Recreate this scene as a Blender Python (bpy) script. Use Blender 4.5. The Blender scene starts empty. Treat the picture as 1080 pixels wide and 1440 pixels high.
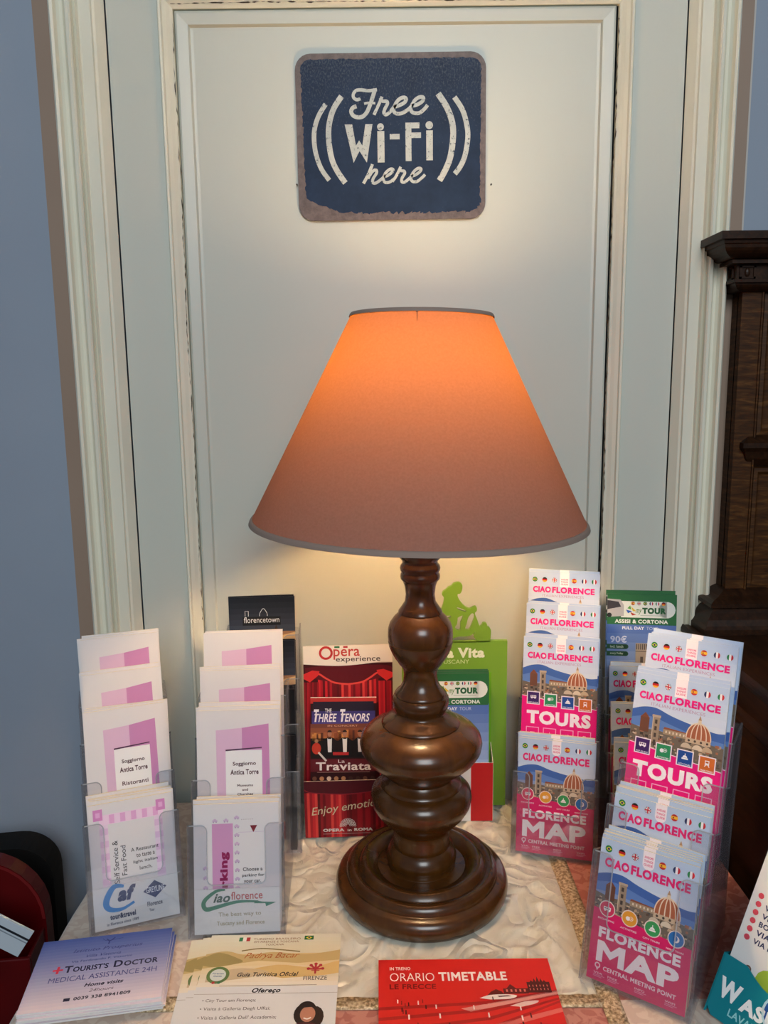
import bpy, bmesh, math, random
from mathutils import Vector, Matrix, noise
from mathutils.geometry import tessellate_polygon
random.seed(7)
PI = math.pi
D2R = math.radians
scn = bpy.context.scene
COL = scn.collection

# ------------------------------------------------------------------ camera
CAM_Z = 1.30
pitch, roll = D2R(9.07), D2R(0.68)
fw = Vector((0, math.cos(pitch), -math.sin(pitch)))
r0 = Vector((1, 0, 0)); d0 = fw.cross(r0)
Rt = math.cos(roll) * r0 + math.sin(roll) * d0
Dn = math.cos(roll) * d0 - math.sin(roll) * r0
cd = bpy.data.cameras.new('camera')
cd.sensor_fit = 'VERTICAL'; cd.sensor_height = 24; cd.lens = 24 * 1082 / 1440
cd.clip_start = 0.02; cd.clip_end = 50
cam = bpy.data.objects.new('camera', cd); COL.objects.link(cam)
M3 = Matrix((Rt, -Dn, -fw)).transposed()
cam.matrix_world = Matrix.Translation((0, 0, CAM_Z)) @ M3.to_4x4()
scn.camera = cam

# ------------------------------------------------------------------ light
vs = scn.view_settings
scn.display_settings.display_device = 'sRGB'
vs.view_transform = 'Standard'; vs.look = 'None'; vs.gamma = 1; vs.use_curve_mapping = False
vs.exposure = -0.02
scn.cycles.use_adaptive_sampling = False
scn.cycles.max_bounces = 14
scn.cycles.transparent_max_bounces = 40
scn.cycles.transmission_bounces = 10
w = bpy.data.worlds.new('world'); scn.world = w; w.use_nodes = True
bg = w.node_tree.nodes['Background']
bg.inputs[0].default_value = (0.80, 0.90, 1.0, 1); bg.inputs[1].default_value = 0.15

def area(name, loc, target, sx, sy, power, color):
    l = bpy.data.lights.new(name, 'AREA'); l.shape = 'RECTANGLE'; l.size = sx; l.size_y = sy
    l.energy = power; l.color = color
    o = bpy.data.objects.new(name, l); COL.objects.link(o); o.location = loc
    o.rotation_euler = (Vector(target) - Vector(loc)).to_track_quat('-Z', 'Y').to_euler()
    return o
area('window_daylight', (0.25, -1.7, 2.45), (0, 0.9, 1.15), 1.1, 1.3, 46, (0.90, 0.97, 1.0))

# ------------------------------------------------------------------ helpers
def lin(c):
    return c / 12.92 if c <= 0.04045 else ((c + 0.055) / 1.055) ** 2.4
def rgb(h):
    h = h.lstrip('#')
    return tuple(lin(int(h[i:i + 2], 16) / 255) for i in (0, 2, 4)) + (1,)
MATS = {}
def ink(h, rough=0.42):
    """printed or painted flat colour"""
    k = ('ink', h, rough)
    if k not in MATS:
        m = bpy.data.materials.new('ink_' + h.strip('#')); m.use_nodes = True
        b = m.node_tree.nodes['Principled BSDF']
        b.inputs['Base Color'].default_value = rgb(h); b.inputs['Roughness'].default_value = rough
        b.inputs['Specular IOR Level'].default_value = 0.3
        MATS[k] = m
    return MATS[k]
def node_mat(name, rough=0.5, spec=0.4):
    m = bpy.data.materials.new(name); m.use_nodes = True
    nt = m.node_tree; b = nt.nodes['Principled BSDF']
    b.inputs['Roughness'].default_value = rough; b.inputs['Specular IOR Level'].default_value = spec
    return m, nt, b
def N(nt, t, **kw):
    n = nt.nodes.new(t)
    for k, v in kw.items(): setattr(n, k, v)
    return n
def L(nt, a, b): nt.links.new(a, b)
def coords(nt, scale=(1, 1, 1), kind='Object'):
    tc = N(nt, 'ShaderNodeTexCoord'); mp = N(nt, 'ShaderNodeMapping')
    mp.inputs['Scale'].default_value = scale
    L(nt, tc.outputs[kind], mp.inputs['Vector']); return mp.outputs['Vector']
def noise_n(nt, vec, scale, detail=4, rough=0.5, dist=0.0):
    n = N(nt, 'ShaderNodeTexNoise'); n.inputs['Scale'].default_value = scale
    n.inputs['Detail'].default_value = detail; n.inputs['Roughness'].default_value = rough
    n.inputs['Distortion'].default_value = dist
    L(nt, vec, n.inputs['Vector']); return n.outputs['Fac']
def ramp(nt, fac, stops):
    r = N(nt, 'ShaderNodeValToRGB'); e = r.color_ramp.elements
    while len(e) < len(stops): e.new(0.5)
    for i, (p, c) in enumerate(stops):
        e[i].position = p; e[i].color = rgb(c) if isinstance(c, str) else (c, c, c, 1)
    L(nt, fac, r.inputs['Fac']); return r.outputs['Color']
def bump(nt, b, h, strength, dist=0.001):
    n = N(nt, 'ShaderNodeBump'); n.inputs['Strength'].default_value = strength; n.inputs['Distance'].default_value = dist
    L(nt, h, n.inputs['Height']); L(nt, n.outputs['Normal'], b.inputs['Normal'])
def mixc(nt, fac, a, b_):
    m = N(nt, 'ShaderNodeMix', data_type='RGBA')
    L(nt, fac, m.inputs[0])
    for s, v in ((m.inputs[6], a), (m.inputs[7], b_)):
        if isinstance(v, str): s.default_value = rgb(v)
        else: L(nt, v, s)
    return m.outputs[2]

def paint(name, hexc, hex2, rough=0.38, sc=6):
    m, nt, b = node_mat(name, rough, 0.35)
    v = coords(nt)
    L(nt, ramp(nt, noise_n(nt, v, sc, 3), [(0.3, hexc), (0.7, hex2)]), b.inputs['Base Color'])
    bump(nt, b, noise_n(nt, v, 60, 4), 0.10, 0.0008)
    return m
def wood(name, c1, c2, c3, rough, scale=(1, 1, 1), coat=0.0, grain=40):
    m, nt, b = node_mat(name, rough, 0.2 if 'oak' in name else 0.5)
    v = coords(nt, scale)
    f = noise_n(nt, v, grain, 6, 0.6, 0.6)
    L(nt, ramp(nt, f, [(0.28, c1), (0.52, c2), (0.75, c3)]), b.inputs['Base Color'])
    b.inputs['Coat Weight'].default_value = coat; b.inputs['Coat Roughness'].default_value = 0.12
    bump(nt, b, noise_n(nt, v, grain * 2.2, 4), 0.06, 0.0006)
    return m
M_DOOR = paint('door_paint', '#c3c6bc', '#c9cbc1', 0.34, 3)
M_CASING = paint('casing_paint', '#dcd9c8', '#e4e1d0', 0.32, 8)
M_CRACK = ink('#3a2e22', 0.8)
M_FLOOR = wood('floor_boards', '#2b1d13', '#3d2a1b', '#4b3522', 0.5, (1, 8, 1), 0, 6)
M_LAMPWOOD = wood('turned_walnut', '#3e220a', '#4a2a0c', '#573410', 0.26, (4, 4, 1), 0.2, 14)
M_CAB = wood('carved_dark_oak', '#26150b', '#452912', '#684421', 0.45, (1, 1, 7), 0.0, 30)
M_CABH = wood('dark_oak_top', '#1c0e07', '#2b180c', '#3a2212', 0.42, (7, 1, 7), 0.0, 22)
M_BRASS, _nt, _b = node_mat('brass', 0.3); _b.inputs['Metallic'].default_value = 1; _b.inputs['Base Color'].default_value = rgb('#b58b45')

def acrylic(name, tint, gloss_rough=0.03, edge=0.06, haze='#d4d8de'):
    m = bpy.data.materials.new(name); m.use_nodes = True; nt = m.node_tree; nt.nodes.clear()
    out = N(nt, 'ShaderNodeOutputMaterial'); tr = N(nt, 'ShaderNodeBsdfTransparent'); gl = N(nt, 'ShaderNodeBsdfGlossy')
    df = N(nt, 'ShaderNodeBsdfDiffuse')
    tr.inputs[0].default_value = rgb(tint); gl.inputs['Roughness'].default_value = gloss_rough
    df.inputs[0].default_value = rgb(haze)
    lw = N(nt, 'ShaderNodeLayerWeight'); pw = N(nt, 'ShaderNodeMath', operation='POWER'); pw.inputs[1].default_value = 4.0
    lw.inputs['Blend'].default_value = 0.5; L(nt, lw.outputs['Facing'], pw.inputs[0])
    fr = N(nt, 'ShaderNodeMath', operation='MULTIPLY_ADD'); fr.inputs[1].default_value = 0.55; fr.inputs[2].default_value = 0.06
    L(nt, pw.outputs[0], fr.inputs[0])
    m1 = N(nt, 'ShaderNodeMixShader'); m2 = N(nt, 'ShaderNodeMixShader'); m1.inputs[0].default_value = edge
    L(nt, tr.outputs[0], m1.inputs[1]); L(nt, df.outputs[0], m1.inputs[2])
    L(nt, fr.outputs[0], m2.inputs[0]); L(nt, m1.outputs[0], m2.inputs[1]); L(nt, gl.outputs[0], m2.inputs[2])
    L(nt, m2.outputs[0], out.inputs[0]); return m
M_ACR = acrylic('clear_acrylic', '#fbfbfd', 0.03, 0.032)
M_ACR_SIDE = acrylic('clear_acrylic_side', '#f8f8fb', 0.06, 0.13, '#a3a4b0')
M_ACR_EDGE = acrylic('clear_acrylic_edge', '#dcdfe3', 0.1, 0.42)

def link(o, parent=None):
    COL.objects.link(o)
    if parent: o.parent = parent
    return o
def empty(name, loc=(0, 0, 0), rot=(0, 0, 0)):
    o = bpy.data.objects.new(name, None); o.empty_display_size = 0.02
    o.location = loc; o.rotation_euler = rot; return link(o)
def tag(o, label, cat, group=None):
    o['label'] = label; o['category'] = cat
    if group: o['group'] = group
    return o
def struct(o): o['kind'] = 'structure'; return o
def obj(name, bm, mats, parent=None, smooth=False, loc=(0, 0, 0), rot=(0, 0, 0)):
    me = bpy.data.meshes.new(name); bm.to_mesh(me); bm.free()
    for m in (mats if isinstance(mats, (list, tuple)) else [mats]): me.materials.append(m)
    if smooth:
        for p in me.polygons: p.use_smooth = True
    o = bpy.data.objects.new(name, me); o.location = loc; o.rotation_euler = rot
    return link(o, parent)
def box(bm, x0, x1, y0, y1, z0, z1, mi=0):
    v = [bm.verts.new(p) for p in ((x0, y0, z0), (x1, y0, z0), (x1, y1, z0), (x0, y1, z0), (x0, y0, z1), (x1, y0, z1), (x1, y1, z1), (x0, y1, z1))]
    for f in ((3, 2, 1, 0), (4, 5, 6, 7), (0, 1, 5, 4), (1, 2, 6, 5), (2, 3, 7, 6), (3, 0, 4, 7)):
        bm.faces.new([v[i] for i in f]).material_index = mi
def bevelled(bm, w_, seg=2):
    bmesh.ops.bevel(bm, geom=list(bm.edges), offset=w_, segments=seg, affect='EDGES', profile=0.7)
def prism(bm, pts, f0, f1, mi=0):
    """close a 2-D outline between two mappings f0, f1 : (a,b)->xyz"""
    a = [bm.verts.new(f0(*p)) for p in pts]; b = [bm.verts.new(f1(*p)) for p in pts]
    n = len(pts)
    for i in range(n):
        bm.faces.new((a[i], a[(i + 1) % n], b[(i + 1) % n], b[i])).material_index = mi
    for ring, rev in ((a, True), (b, False)):
        for t in tessellate_polygon([[Vector((p[0], p[1], 0)) for p in pts]]):
            try: bm.faces.new([ring[i] for i in t]).material_index = mi
            except ValueError: pass
    bmesh.ops.recalc_face_normals(bm, faces=bm.faces)
def lathe(bm, prof, seg=96, c=(0, 0)):
    rings = []
    for r, z in prof:
        if r < 1e-6: rings.append([bm.verts.new((c[0], c[1], z))])
        else: rings.append([bm.verts.new((c[0] + r * math.cos(2 * PI * i / seg), c[1] + r * math.sin(2 * PI * i / seg), z)) for i in range(seg)])
    for a, b in zip(rings, rings[1:]):
        for i in range(seg):
            j = (i + 1) % seg
            if len(a) == 1 and len(b) == 1: continue
            if len(a) == 1: bm.faces.new((a[0], b[i], b[j]))
            elif len(b) == 1: bm.faces.new((a[i], b[0], a[j]))
            else: bm.faces.new((a[i], b[i], b[j], a[j]))
    bmesh.ops.recalc_face_normals(bm, faces=bm.faces)
def loft_offsets(bm, prof, x0, y0, x1, y1):
    """mitred moulding round the left and front faces: prof = (z, outward offset) from top to bottom"""
    prev = None
    for z, e in prof:
        ring = [bm.verts.new(p) for p in ((x0 - e, y1, z), (x0 - e, y0 - e, z), (x1, y0 - e, z), (x1, y1, z))]
        if prev:
            for i in range(4): bm.faces.new((prev[i], prev[(i + 1) % 4], ring[(i + 1) % 4], ring[i]))
        else: bm.faces.new(ring)
        prev = ring
    bm.faces.new(prev[::-1])
    bmesh.ops.recalc_face_normals(bm, faces=bm.faces)

# ------------------------------------------------------------------ printed artwork
TXT = {}
M_OUT = [(0, 0), (0, 1), (.23, 1), (.5, .62), (.77, 1), (1, 1), (1, 0), (.78, 0), (.78, .60), (.5, .24), (.22, .60), (.22, 0)]
def mend_m(V, F):
    """thickened capital M crosses itself: give it a clean outline"""
    root = list(range(len(V)))
    def find(i):
        while root[i] != i: i = root[i]
        return i
    for f in F:
        for i in f[1:]: root[find(i)] = find(f[0])
    isl = {}
    for i in range(len(V)): isl.setdefault(find(i), []).append(i)
    nf = {}
    for f in F: nf[find(f[0])] = nf.get(find(f[0]), 0) + 1
    bad = [r for r in isl if len(isl[r]) == 15 and nf.get(r, 0) == 17]
    F = [f for f in F if find(f[0]) not in bad]; V = list(V)
    for r in bad:
        xs = [V[i][0] for i in isl[r]]; ys = [V[i][1] for i in isl[r]]; b = len(V)
        pts = [(min(xs) + u * (max(xs) - min(xs)), min(ys) + v * (max(ys) - min(ys))) for u, v in M_OUT]
        V += pts; F += [tuple(b + i for i in t) for t in tessellate_polygon([[Vector((p[0], p[1], 0)) for p in pts]])]
    return V, F
def text_shape(s, bold=0.0, shear=0.0):
    k = (s, bold, shear)
    if k not in TXT:
        cu = bpy.data.curves.new('t', 'FONT'); cu.body = s; cu.size = 1; cu.offset = bold; cu.shear = shear
        cu.resolution_u = 3; cu.space_character = 1 + bold * 2.2; cu.fill_mode = 'FRONT'; cu.dimensions = '2D'
        o = bpy.data.objects.new('t', cu)
        me = o.to_mesh()
        vs_ = [(v.co.x, v.co.y) for v in me.vertices]; fs = [tuple(p.vertices) for p in me.polygons]
        o.to_mesh_clear(); bpy.data.objects.remove(o); bpy.data.curves.remove(cu)
        if bold > 0 and 'M' in s: vs_, fs = mend_m(vs_, fs)
        TXT[k] = (vs_, fs)
    return TXT[k]
def smooth_line(pts, n=6):
    if len(pts) < 3: return list(pts)
    P = [pts[0]] + list(pts) + [pts[-1]]; out = []
    for i in range(1, len(P) - 2):
        p0, p1, p2, p3 = P[i - 1:i + 3]
        for k in range(n):
            t = k / n
            out.append(tuple(0.5 * (2 * p1[a] + (p2[a] - p0[a]) * t + (2 * p0[a] - 5 * p1[a] + 4 * p2[a] - p3[a]) * t * t + (3 * p1[a] - p0[a] - 3 * p2[a] + p3[a]) * t ** 3) for a in (0, 1)))
    out.append(tuple(pts[-1])); return out
class Art:
    """flat print on a sheet w x h; u to the right, v down from the top, both 0..1; layers raise it by a hair"""
    def __init__(s, w, h, step=0.00006):
        s.w, s.h, s.step = w, h, step; s.V = []; s.F = []; s.M = []; s.mats = []
    def P(s, u, v): return ((min(1, max(0, u)) - 0.5) * s.w, (1 - min(1, max(0, v))) * s.h)
    def mi(s, m):
        m = ink(m) if isinstance(m, str) else m
        if m not in s.mats: s.mats.append(m)
        return s.mats.index(m)
    def raw(s, pts, faces, m, layer):
        k = s.mi(m); b = len(s.V); y = -s.step * layer
        s.V += [(p[0], y, p[1]) for p in pts]
        for f in faces:
            f = list(f)
            a = sum(pts[f[i]][0] * pts[f[(i + 1) % len(f)]][1] - pts[f[(i + 1) % len(f)]][0] * pts[f[i]][1] for i in range(len(f)))
            if a < 0: f.reverse()
            s.F.append([b + i for i in f]); s.M.append(k)
    def poly(s, uv, m, layer=1):
        pts = [s.P(*p) for p in uv]
        s.raw(pts, tessellate_polygon([[Vector((p[0], p[1], 0)) for p in pts]]), m, layer)
    def rect(s, u0, v0, u1, v1, m, layer=1): s.poly([(u0, v0), (u1, v0), (u1, v1), (u0, v1)], m, layer)
    def disc(s, u, v, r, m, layer=1, n=20, a0=0, a1=2 * PI, ry=None):
        """r in sheet widths"""
        c = s.P(u, v); R = r * s.w; Ry = R if ry is None else ry * s.w
        pts = [(c[0] + R * math.cos(a0 + (a1 - a0) * i / n), c[1] + Ry * math.sin(a0 + (a1 - a0) * i / n)) for i in range(n + 1)]
        s.raw(pts, [tuple(range(n + 1))], m, layer)
    def ring(s, u, v, r0_, r1_, m, layer=1, n=24, a0=0, a1=2 * PI):
        c = s.P(u, v); pts = []; fs = []
        for i in range(n + 1):
            a = a0 + (a1 - a0) * i / n
            for r in (r0_, r1_): pts.append((c[0] + r * s.w * math.cos(a), c[1] + r * s.w * math.sin(a)))
        for i in range(n): fs.append((2 * i, 2 * i + 1, 2 * i + 3, 2 * i + 2))
        s.raw(pts, fs, m, layer)
    def stroke(s, uv, wd, m, layer=1, sm=True, taper=None):
        """wd in sheet widths"""
        pts = [s.P(*p) for p in (smooth_line(uv) if sm else uv)]; n = len(pts); V = []; fs = []
        for i in range(n):
            a = pts[max(0, i - 1)]; b = pts[min(n - 1, i + 1)]
            d = math.hypot(b[0] - a[0], b[1] - a[1]) or 1e-9
            nx, ny = -(b[1] - a[1]) / d, (b[0] - a[0]) / d
            r = wd * s.w / 2 * (taper(i / (n - 1)) if taper else 1)
            V += [(pts[i][0] + nx * r, pts[i][1] + ny * r), (pts[i][0] - nx * r, pts[i][1] - ny * r)]
        for i in range(n - 1): fs.append((2 * i, 2 * i + 1, 2 * i + 3, 2 * i + 2))
        s.raw(V, fs, m, layer)
    def text(s, t, u0, v0, u1, v1, m, layer=3, bold=0.0, shear=0.0, rot=0.0, turn=False):
        """t fitted into the box; turn: reads upwards; rot: degrees about the box centre"""
        vs_, fs = text_shape(t, bold, shear)
        if not vs_: return
        xs = [p[0] for p in vs_]; ys = [p[1] for p in vs_]
        ax, bx, ay, by = min(xs), max(xs), min(ys), max(ys)
        q0 = s.P(u0, v1); q1 = s.P(u1, v0); cx, cy = (q0[0] + q1[0]) / 2, (q0[1] + q1[1]) / 2
        W, H = q1[0] - q0[0], q1[1] - q0[1]; out = []
        ca, sa = math.cos(D2R(rot)), math.sin(D2R(rot))
        for x, y in vs_:
            a = (x - ax) / (bx - ax) - 0.5; b = (y - ay) / (by - ay) - 0.5
            px, py = (-b * W, a * H) if turn else (a * W, b * H)
            out.append((cx + px * ca - py * sa, cy + px * sa + py * ca))
        s.raw(out, fs, m, layer)
    def vgrad(s, u0, v0, u1, v1, c0, c1, n=10, layer=1):
        a = [int(c0[i:i + 2], 16) for i in (1, 3, 5)]; b = [int(c1[i:i + 2], 16) for i in (1, 3, 5)]
        for k in range(n):
            t = (k + 0.5) / n; h = '#' + ''.join('%02x' % round(a[i] + (b[i] - a[i]) * t) for i in range(3))
            s.rect(u0, v0 + (v1 - v0) * k / n, u1, v0 + (v1 - v0) * (k + 1) / n, h, layer)
def sheet_mesh(name, art, t, paper, round_=0.0, outline=None, bare=False):
    """a sheet or booklet: front at y=0 facing -y, bottom edge on z=0, thickness t"""
    bm = bmesh.new(); w_, h_ = art.w, art.h
    if outline is None:
        if round_:
            outline = []
            for cx, cz, a0 in ((w_ / 2 - round_, h_ - round_, 0), (-w_ / 2 + round_, h_ - round_, 90), (-w_ / 2 + round_, round_, 180), (w_ / 2 - round_, round_, 270)):
                for k in range(7):
                    a = D2R(a0 + 15 * k); outline.append((cx + round_ * math.cos(a), cz + round_ * math.sin(a)))
        else: outline = [(-w_ / 2, 0), (w_ / 2, 0), (w_ / 2, h_), (-w_ / 2, h_)]
    prism(bm, outline, lambda a, b: (a, 0, b), lambda a, b: (a, t, b))
    me = bpy.data.meshes.new(name); bm.to_mesh(me); bm.free()
    base_v = [tuple(v.co) for v in me.vertices]; base_f = [tuple(p.vertices) for p in me.polygons]
    nb = len(base_v)
    me2 = bpy.data.meshes.new(name)
    me2.from_pydata(base_v + art.V, [], base_f + [tuple(nb + i for i in f) for f in art.F])
    me2.materials.append(paper)
    for m in art.mats: me2.materials.append(m)
    for i, p in enumerate(me2.polygons):
        p.material_index = 0 if i < len(base_f) else 1 + art.M[i - len(base_f)]
    bpy.data.meshes.remove(me)
    return me2
def mesh_obj(name, me, parent=None, loc=(0, 0, 0), rot=(0, 0, 0)):
    o = bpy.data.objects.new(name, me); o.location = loc; o.rotation_euler = rot
    return link(o, parent)

PAPER = ink('#e6e0cf', 0.6); PAPER_W = ink('#dcdcdc', 0.5)
WHITE = '#ecebea'

# ------------------------------------------------------------------ setting: walls, door, casing, floor
WY = 0.985
TOPZ = 2.6
bm = bmesh.new()
M_BLUE = paint('wall_blue_paint', '#8a95a6', '#909bab', 0.55, 4)
M_TAUPE = paint('wall_taupe_paint', '#917c6d', '#978273', 0.5, 5)
M_WHITELINE = ink('#b9b4b0', 0.5)
for xa, xb, mi in ((-2.0, -0.406, 0), (-0.406, -0.3805, 1), (0.420, 0.4425, 1), (0.4425, 0.4445, 2), (0.4445, 2.0, 0)):
    box(bm, xa, xb, WY, WY + 0.12, 0, TOPZ, mi)
box(bm, -0.3805, 0.42, WY + 0.06, WY + 0.12, 0, TOPZ, 0)
wall = struct(obj('wall_back', bm, [M_BLUE, M_TAUPE, M_WHITELINE]))
bm = bmesh.new(); box(bm, -2.0, 2.0, -3.2, 1.2, -0.05, 0)
struct(obj('floor', bm, M_FLOOR))

# moulded casing either side of the door
CAS = [(0, 0), (0, .012), (.03, .016), (.08, .0185), (.13, .0175), (.155, .013), (.2, .0105), (.26, .011), (.31, .0135), (.36, .0172), (.42, .0175), (.45, .016), (.465, .0125), (.49, .0145), (.515, .0125), (.54, .0148), (.565, .0115), (.6, .0118), (.8, .0118), (.815, .0095), (.86, .0085), (.93, .004), (.985, .0005), (.985, 0)]
def casing(name, xo, xi):
    pts = [(xo + (xi - xo) * t, WY - p * 1.4) for t, p in CAS]
    bm = bmesh.new()
    prism(bm, pts, lambda a, b: (a, b, 0), lambda a, b: (a, b, TOPZ))
    return struct(obj(name, bm, M_CASING))
casing('trim_1', -0.3805, -0.3205)
casing('trim_2', 0.420, 0.3645)

door = struct(empty('door_1', (0, WY, 0)))
XL0, XL1, XL2 = -0.2585, -0.2425, -0.2225      # stile inner edge, crack, start of flat panel
XR0, XR1, XR2 = 0.3015, 0.2835, 0.2650
PT = 1.746; PB = 0.22
bm = bmesh.new()
box(bm, -0.3195, XL0, 0, 0.04, 0, TOPZ); struct(obj('stile', bm, M_DOOR, door))
bm = bmesh.new(); box(bm, XR0, 0.3637, 0, 0.04, 0, TOPZ); struct(obj('stile', bm, M_DOOR, door))
bm = bmesh.new(); box(bm, XL0, XR0, 0, 0.04, PT + 0.016, TOPZ); struct(obj('rail', bm, M_DOOR, door))
bm = bmesh.new(); box(bm, XL0, XR0, 0, 0.04, 0, PB - 0.016); struct(obj('rail', bm, M_DOOR, door))
def frame_loft(bm, prof, x0, x1, z0, z1, fill=False):
    """mitred frame: prof = (inward offset, y)"""
    prev = None
    for e, y in prof:
        ring = [bm.verts.new(p) for p in ((x0 + e, y, z0 + e), (x1 - e, y, z0 + e), (x1 - e, y, z1 - e), (x0 + e, y, z1 - e))]
        if prev:
            for i in range(4): bm.faces.new((prev[i], prev[(i + 1) % 4], ring[(i + 1) % 4], ring[i]))
        prev = ring
    if fill: bm.faces.new(prev)
    bmesh.ops.recalc_face_normals(bm, faces=bm.faces)
bm = bmesh.new()
frame_loft(bm, [(0, .004), (0, -.004), (.0015, -.0065), (.004, -.0055), (.005, -.002), (.009, .001), (.0125, .0045), (.0155, .0065), (.016, .012)], XL0, XR0, PB - 0.016, PT + 0.016)
struct(obj('panel_moulding', bm, M_CASING, door))
bm = bmesh.new()
frame_loft(bm, [(0, .016), (.0012, .0080), (.004, .0058), (.0165, .0074), (.0182, .0118), (.0215, .0122)], XL1, XR1, PB, PT, True)
struct(obj('panel', bm, M_DOOR, door))
# split paint along the joint of panel and moulding
def crack(pts_from, pts_to, amp, wmin, wmax, n, seed):
    rnd = random.Random(seed); bm = bmesh.new(); prev = None; off = 0
    for i in range(n + 1):
        t = i / n; off = 0.85 * off + rnd.uniform(-amp, amp)
        wd = max(0.00005, rnd.uniform(wmin, wmax)); x = pts_from[0] + (pts_to[0] - pts_from[0]) * t; z = pts_from[1] + (pts_to[1] - pts_from[1]) * t
        if abs(pts_to[0] - pts_from[0]) > 0.1: a, b = (x, -.0048, z + off - wd), (x, -.0048, z + off + wd)
        else: a, b = (x + off - wd, -.0048 + .009, z), (x + off + wd, -.0048 + .009, z)
        cur = (bm.verts.new(a), bm.verts.new(b))
        if prev: bm.faces.new((prev[0], prev[1], cur[1], cur[0]))
        prev = cur
    return bm
struct(obj('paint_crack', crack((XL1 - .0006, 1.0), (XL1 - .0006, 1.73), .0005, -.0004, .0007, 150, 1), M_CRACK, door))
struct(obj('paint_crack', crack((XR1 + .0006, 1.0), (XR1 + .0006, 1.73), .0007, -.0004, .0009, 150, 2), M_CRACK, door))
struct(obj('paint_crack', crack((XL1, PT + .001), (XR1, PT + .001), .0003, -.0004, .0009, 150, 3), M_CRACK, door))

# ------------------------------------------------------------------ dark carved cabinet at the right
cab = tag(empty('wooden_cabinet', (0.44, 0.96, 0)), 'dark brown carved wooden cabinet with heavy cornice against the right wall', 'cabinet')
def cabp(name, bm, m=M_CAB): 
    bmesh.ops.translate(bm, verts=bm.verts, vec=(-0.44, -0.96, 0)); return obj(name, bm, m, cab)
CX, CY, CB, CR = 0.436, 0.958, WY - 0.0005, 1.15
cove = lambda z0, e0, z1, e1, n=6: [(z0 + (z1 - z0) * math.sin(k / n * PI / 2), e0 + (e1 - e0) * (1 - math.cos(k / n * PI / 2))) for k in range(n + 1)]
bm = bmesh.new(); loft_offsets(bm, [(1.4725, .0495), (1.464, .0495), (1.4635, .045), (1.460, .0445)] + cove(1.459, .043, 1.4455, .024)[::1] + [(1.4445, .0255), (1.4405, .0255), (1.4400, .016)], CX, CY, CR, CB); cabp('cornice', bm, M_CABH)
bm = bmesh.new(); loft_offsets(bm, [(1.4402, .0155), (1.423, .0155)], CX, CY, CR, CB)
for k in range(16):
    x = CX - .0125 + k * .0345
    yy = CY - .0155
    for (a, b, c, d) in ((0, .0025, 0, .0145), (.0165, .019, 0, .0145), (0, .019, 0, .002), (0, .019, .0125, .0145)):
        box(bm, x + a, x + b, yy - .0018, yy, 1.4242 + c, 1.4242 + d)
    bmesh.ops.create_uvsphere(bm, u_segments=10, v_segments=6, radius=.0045, matrix=Matrix.Translation((x + .0095, yy, 1.4315)) @ Matrix.Diagonal((.8, .5, 1.2, 1)))
for k in range(2):
    y = CY - .008 + k * .017
    for (a, b, c, d) in ((0, .002, 0, .0145), (.010, .012, 0, .0145), (0, .012, 0, .002), (0, .012, .0125, .0145)):
        box(bm, CX - .0155 - .0018, CX - .0155, y + a, y + b, 1.4242 + c, 1.4242 + d)
cabp('frieze', bm, M_CABH)
bm = bmesh.new(); loft_offsets(bm, [(1.4232, .0205), (1.4195, .0205)] + cove(1.4192, .017, 1.4105, .001) , CX, CY, CR, CB); cabp('bed_moulding', bm, M_CABH)
bm = bmesh.new(); box(bm, CX, CR, CY + .010, CB, 1.03, 1.412)           # carcass back of the panels
cabp('side_panel', bm)
bm = bmesh.new(); box(bm, CX, CX + .0235, CY, CY + .012, 1.03, 1.412); box(bm, CX + .0235, CX + .0255, CY - .002, CY + .011, 1.03, 1.412)
cabp('stile', bm)
for z0, z1 in ((1.04, 1.198), (1.236, 1.412)):
    bm = bmesh.new()
    frame_loft(bm, [(0, CY + .0105), (.0015, CY + .004), (.006, CY + .0035), (.010, CY + .008), (.012, CY + .0082)], CX + .028, CX + .42, z0, z1, True)
    cabp('panel', bm)
bm = bmesh.new(); loft_offsets(bm, [(1.238, -.002), (1.234, .004), (1.229, .0105), (1.223, .0105), (1.218, .006), (1.209, .003), (1.2, -.004)], CX + .018, CY, CR, CY + .012); cabp('mid_rail', bm, M_CABH)
bm = bmesh.new(); loft_offsets(bm, [(1.0425, .0), (1.041, .004), (1.036, .013), (1.033, .024), (1.030, .029), (1.025, .029), (1.0235, .024), (1.018, .028), (1.011, .034), (1.004, .037), (1.0, .040), (.993, .040)], CX, CY, CR, CB); cabp('base_moulding', bm, M_CABH)
LX = 0.412
bm = bmesh.new(); loft_offsets(bm, [(.9928, .024), (.988, .026), (.983, .026), (.980, .021), (.972, .012), (.966, .010), (.963, .003)], LX, 0.47, CR, CB); cabp('countertop', bm, M_CABH)
bm = bmesh.new(); box(bm, LX, CR, 0.48, CB, 0.0, .9635)
cabp('lower_body', bm, M_CABH)
for z0, z1 in ((.16, .62), (.66, .93)):
    bm = bmesh.new()
    prev = None
    for e, x in ((0, LX), (.004, LX - .006), (.012, LX - .007), (.018, LX - .001), (.03, LX - .0005), (.05, LX - .006)):
        ring = [bm.verts.new(p) for p in ((x, .53 + e, z0 + e), (x, .95 - e, z0 + e), (x, .95 - e, z1 - e), (x, .53 + e, z1 - e))]
        if prev:
            for i in range(4): bm.faces.new((prev[i], prev[(i + 1) % 4], ring[(i + 1) % 4], ring[i]))
        prev = ring
    bm.faces.new(prev); bmesh.ops.recalc_face_normals(bm, faces=bm.faces)
    cabp('raised_panel', bm, M_CABH)

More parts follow.
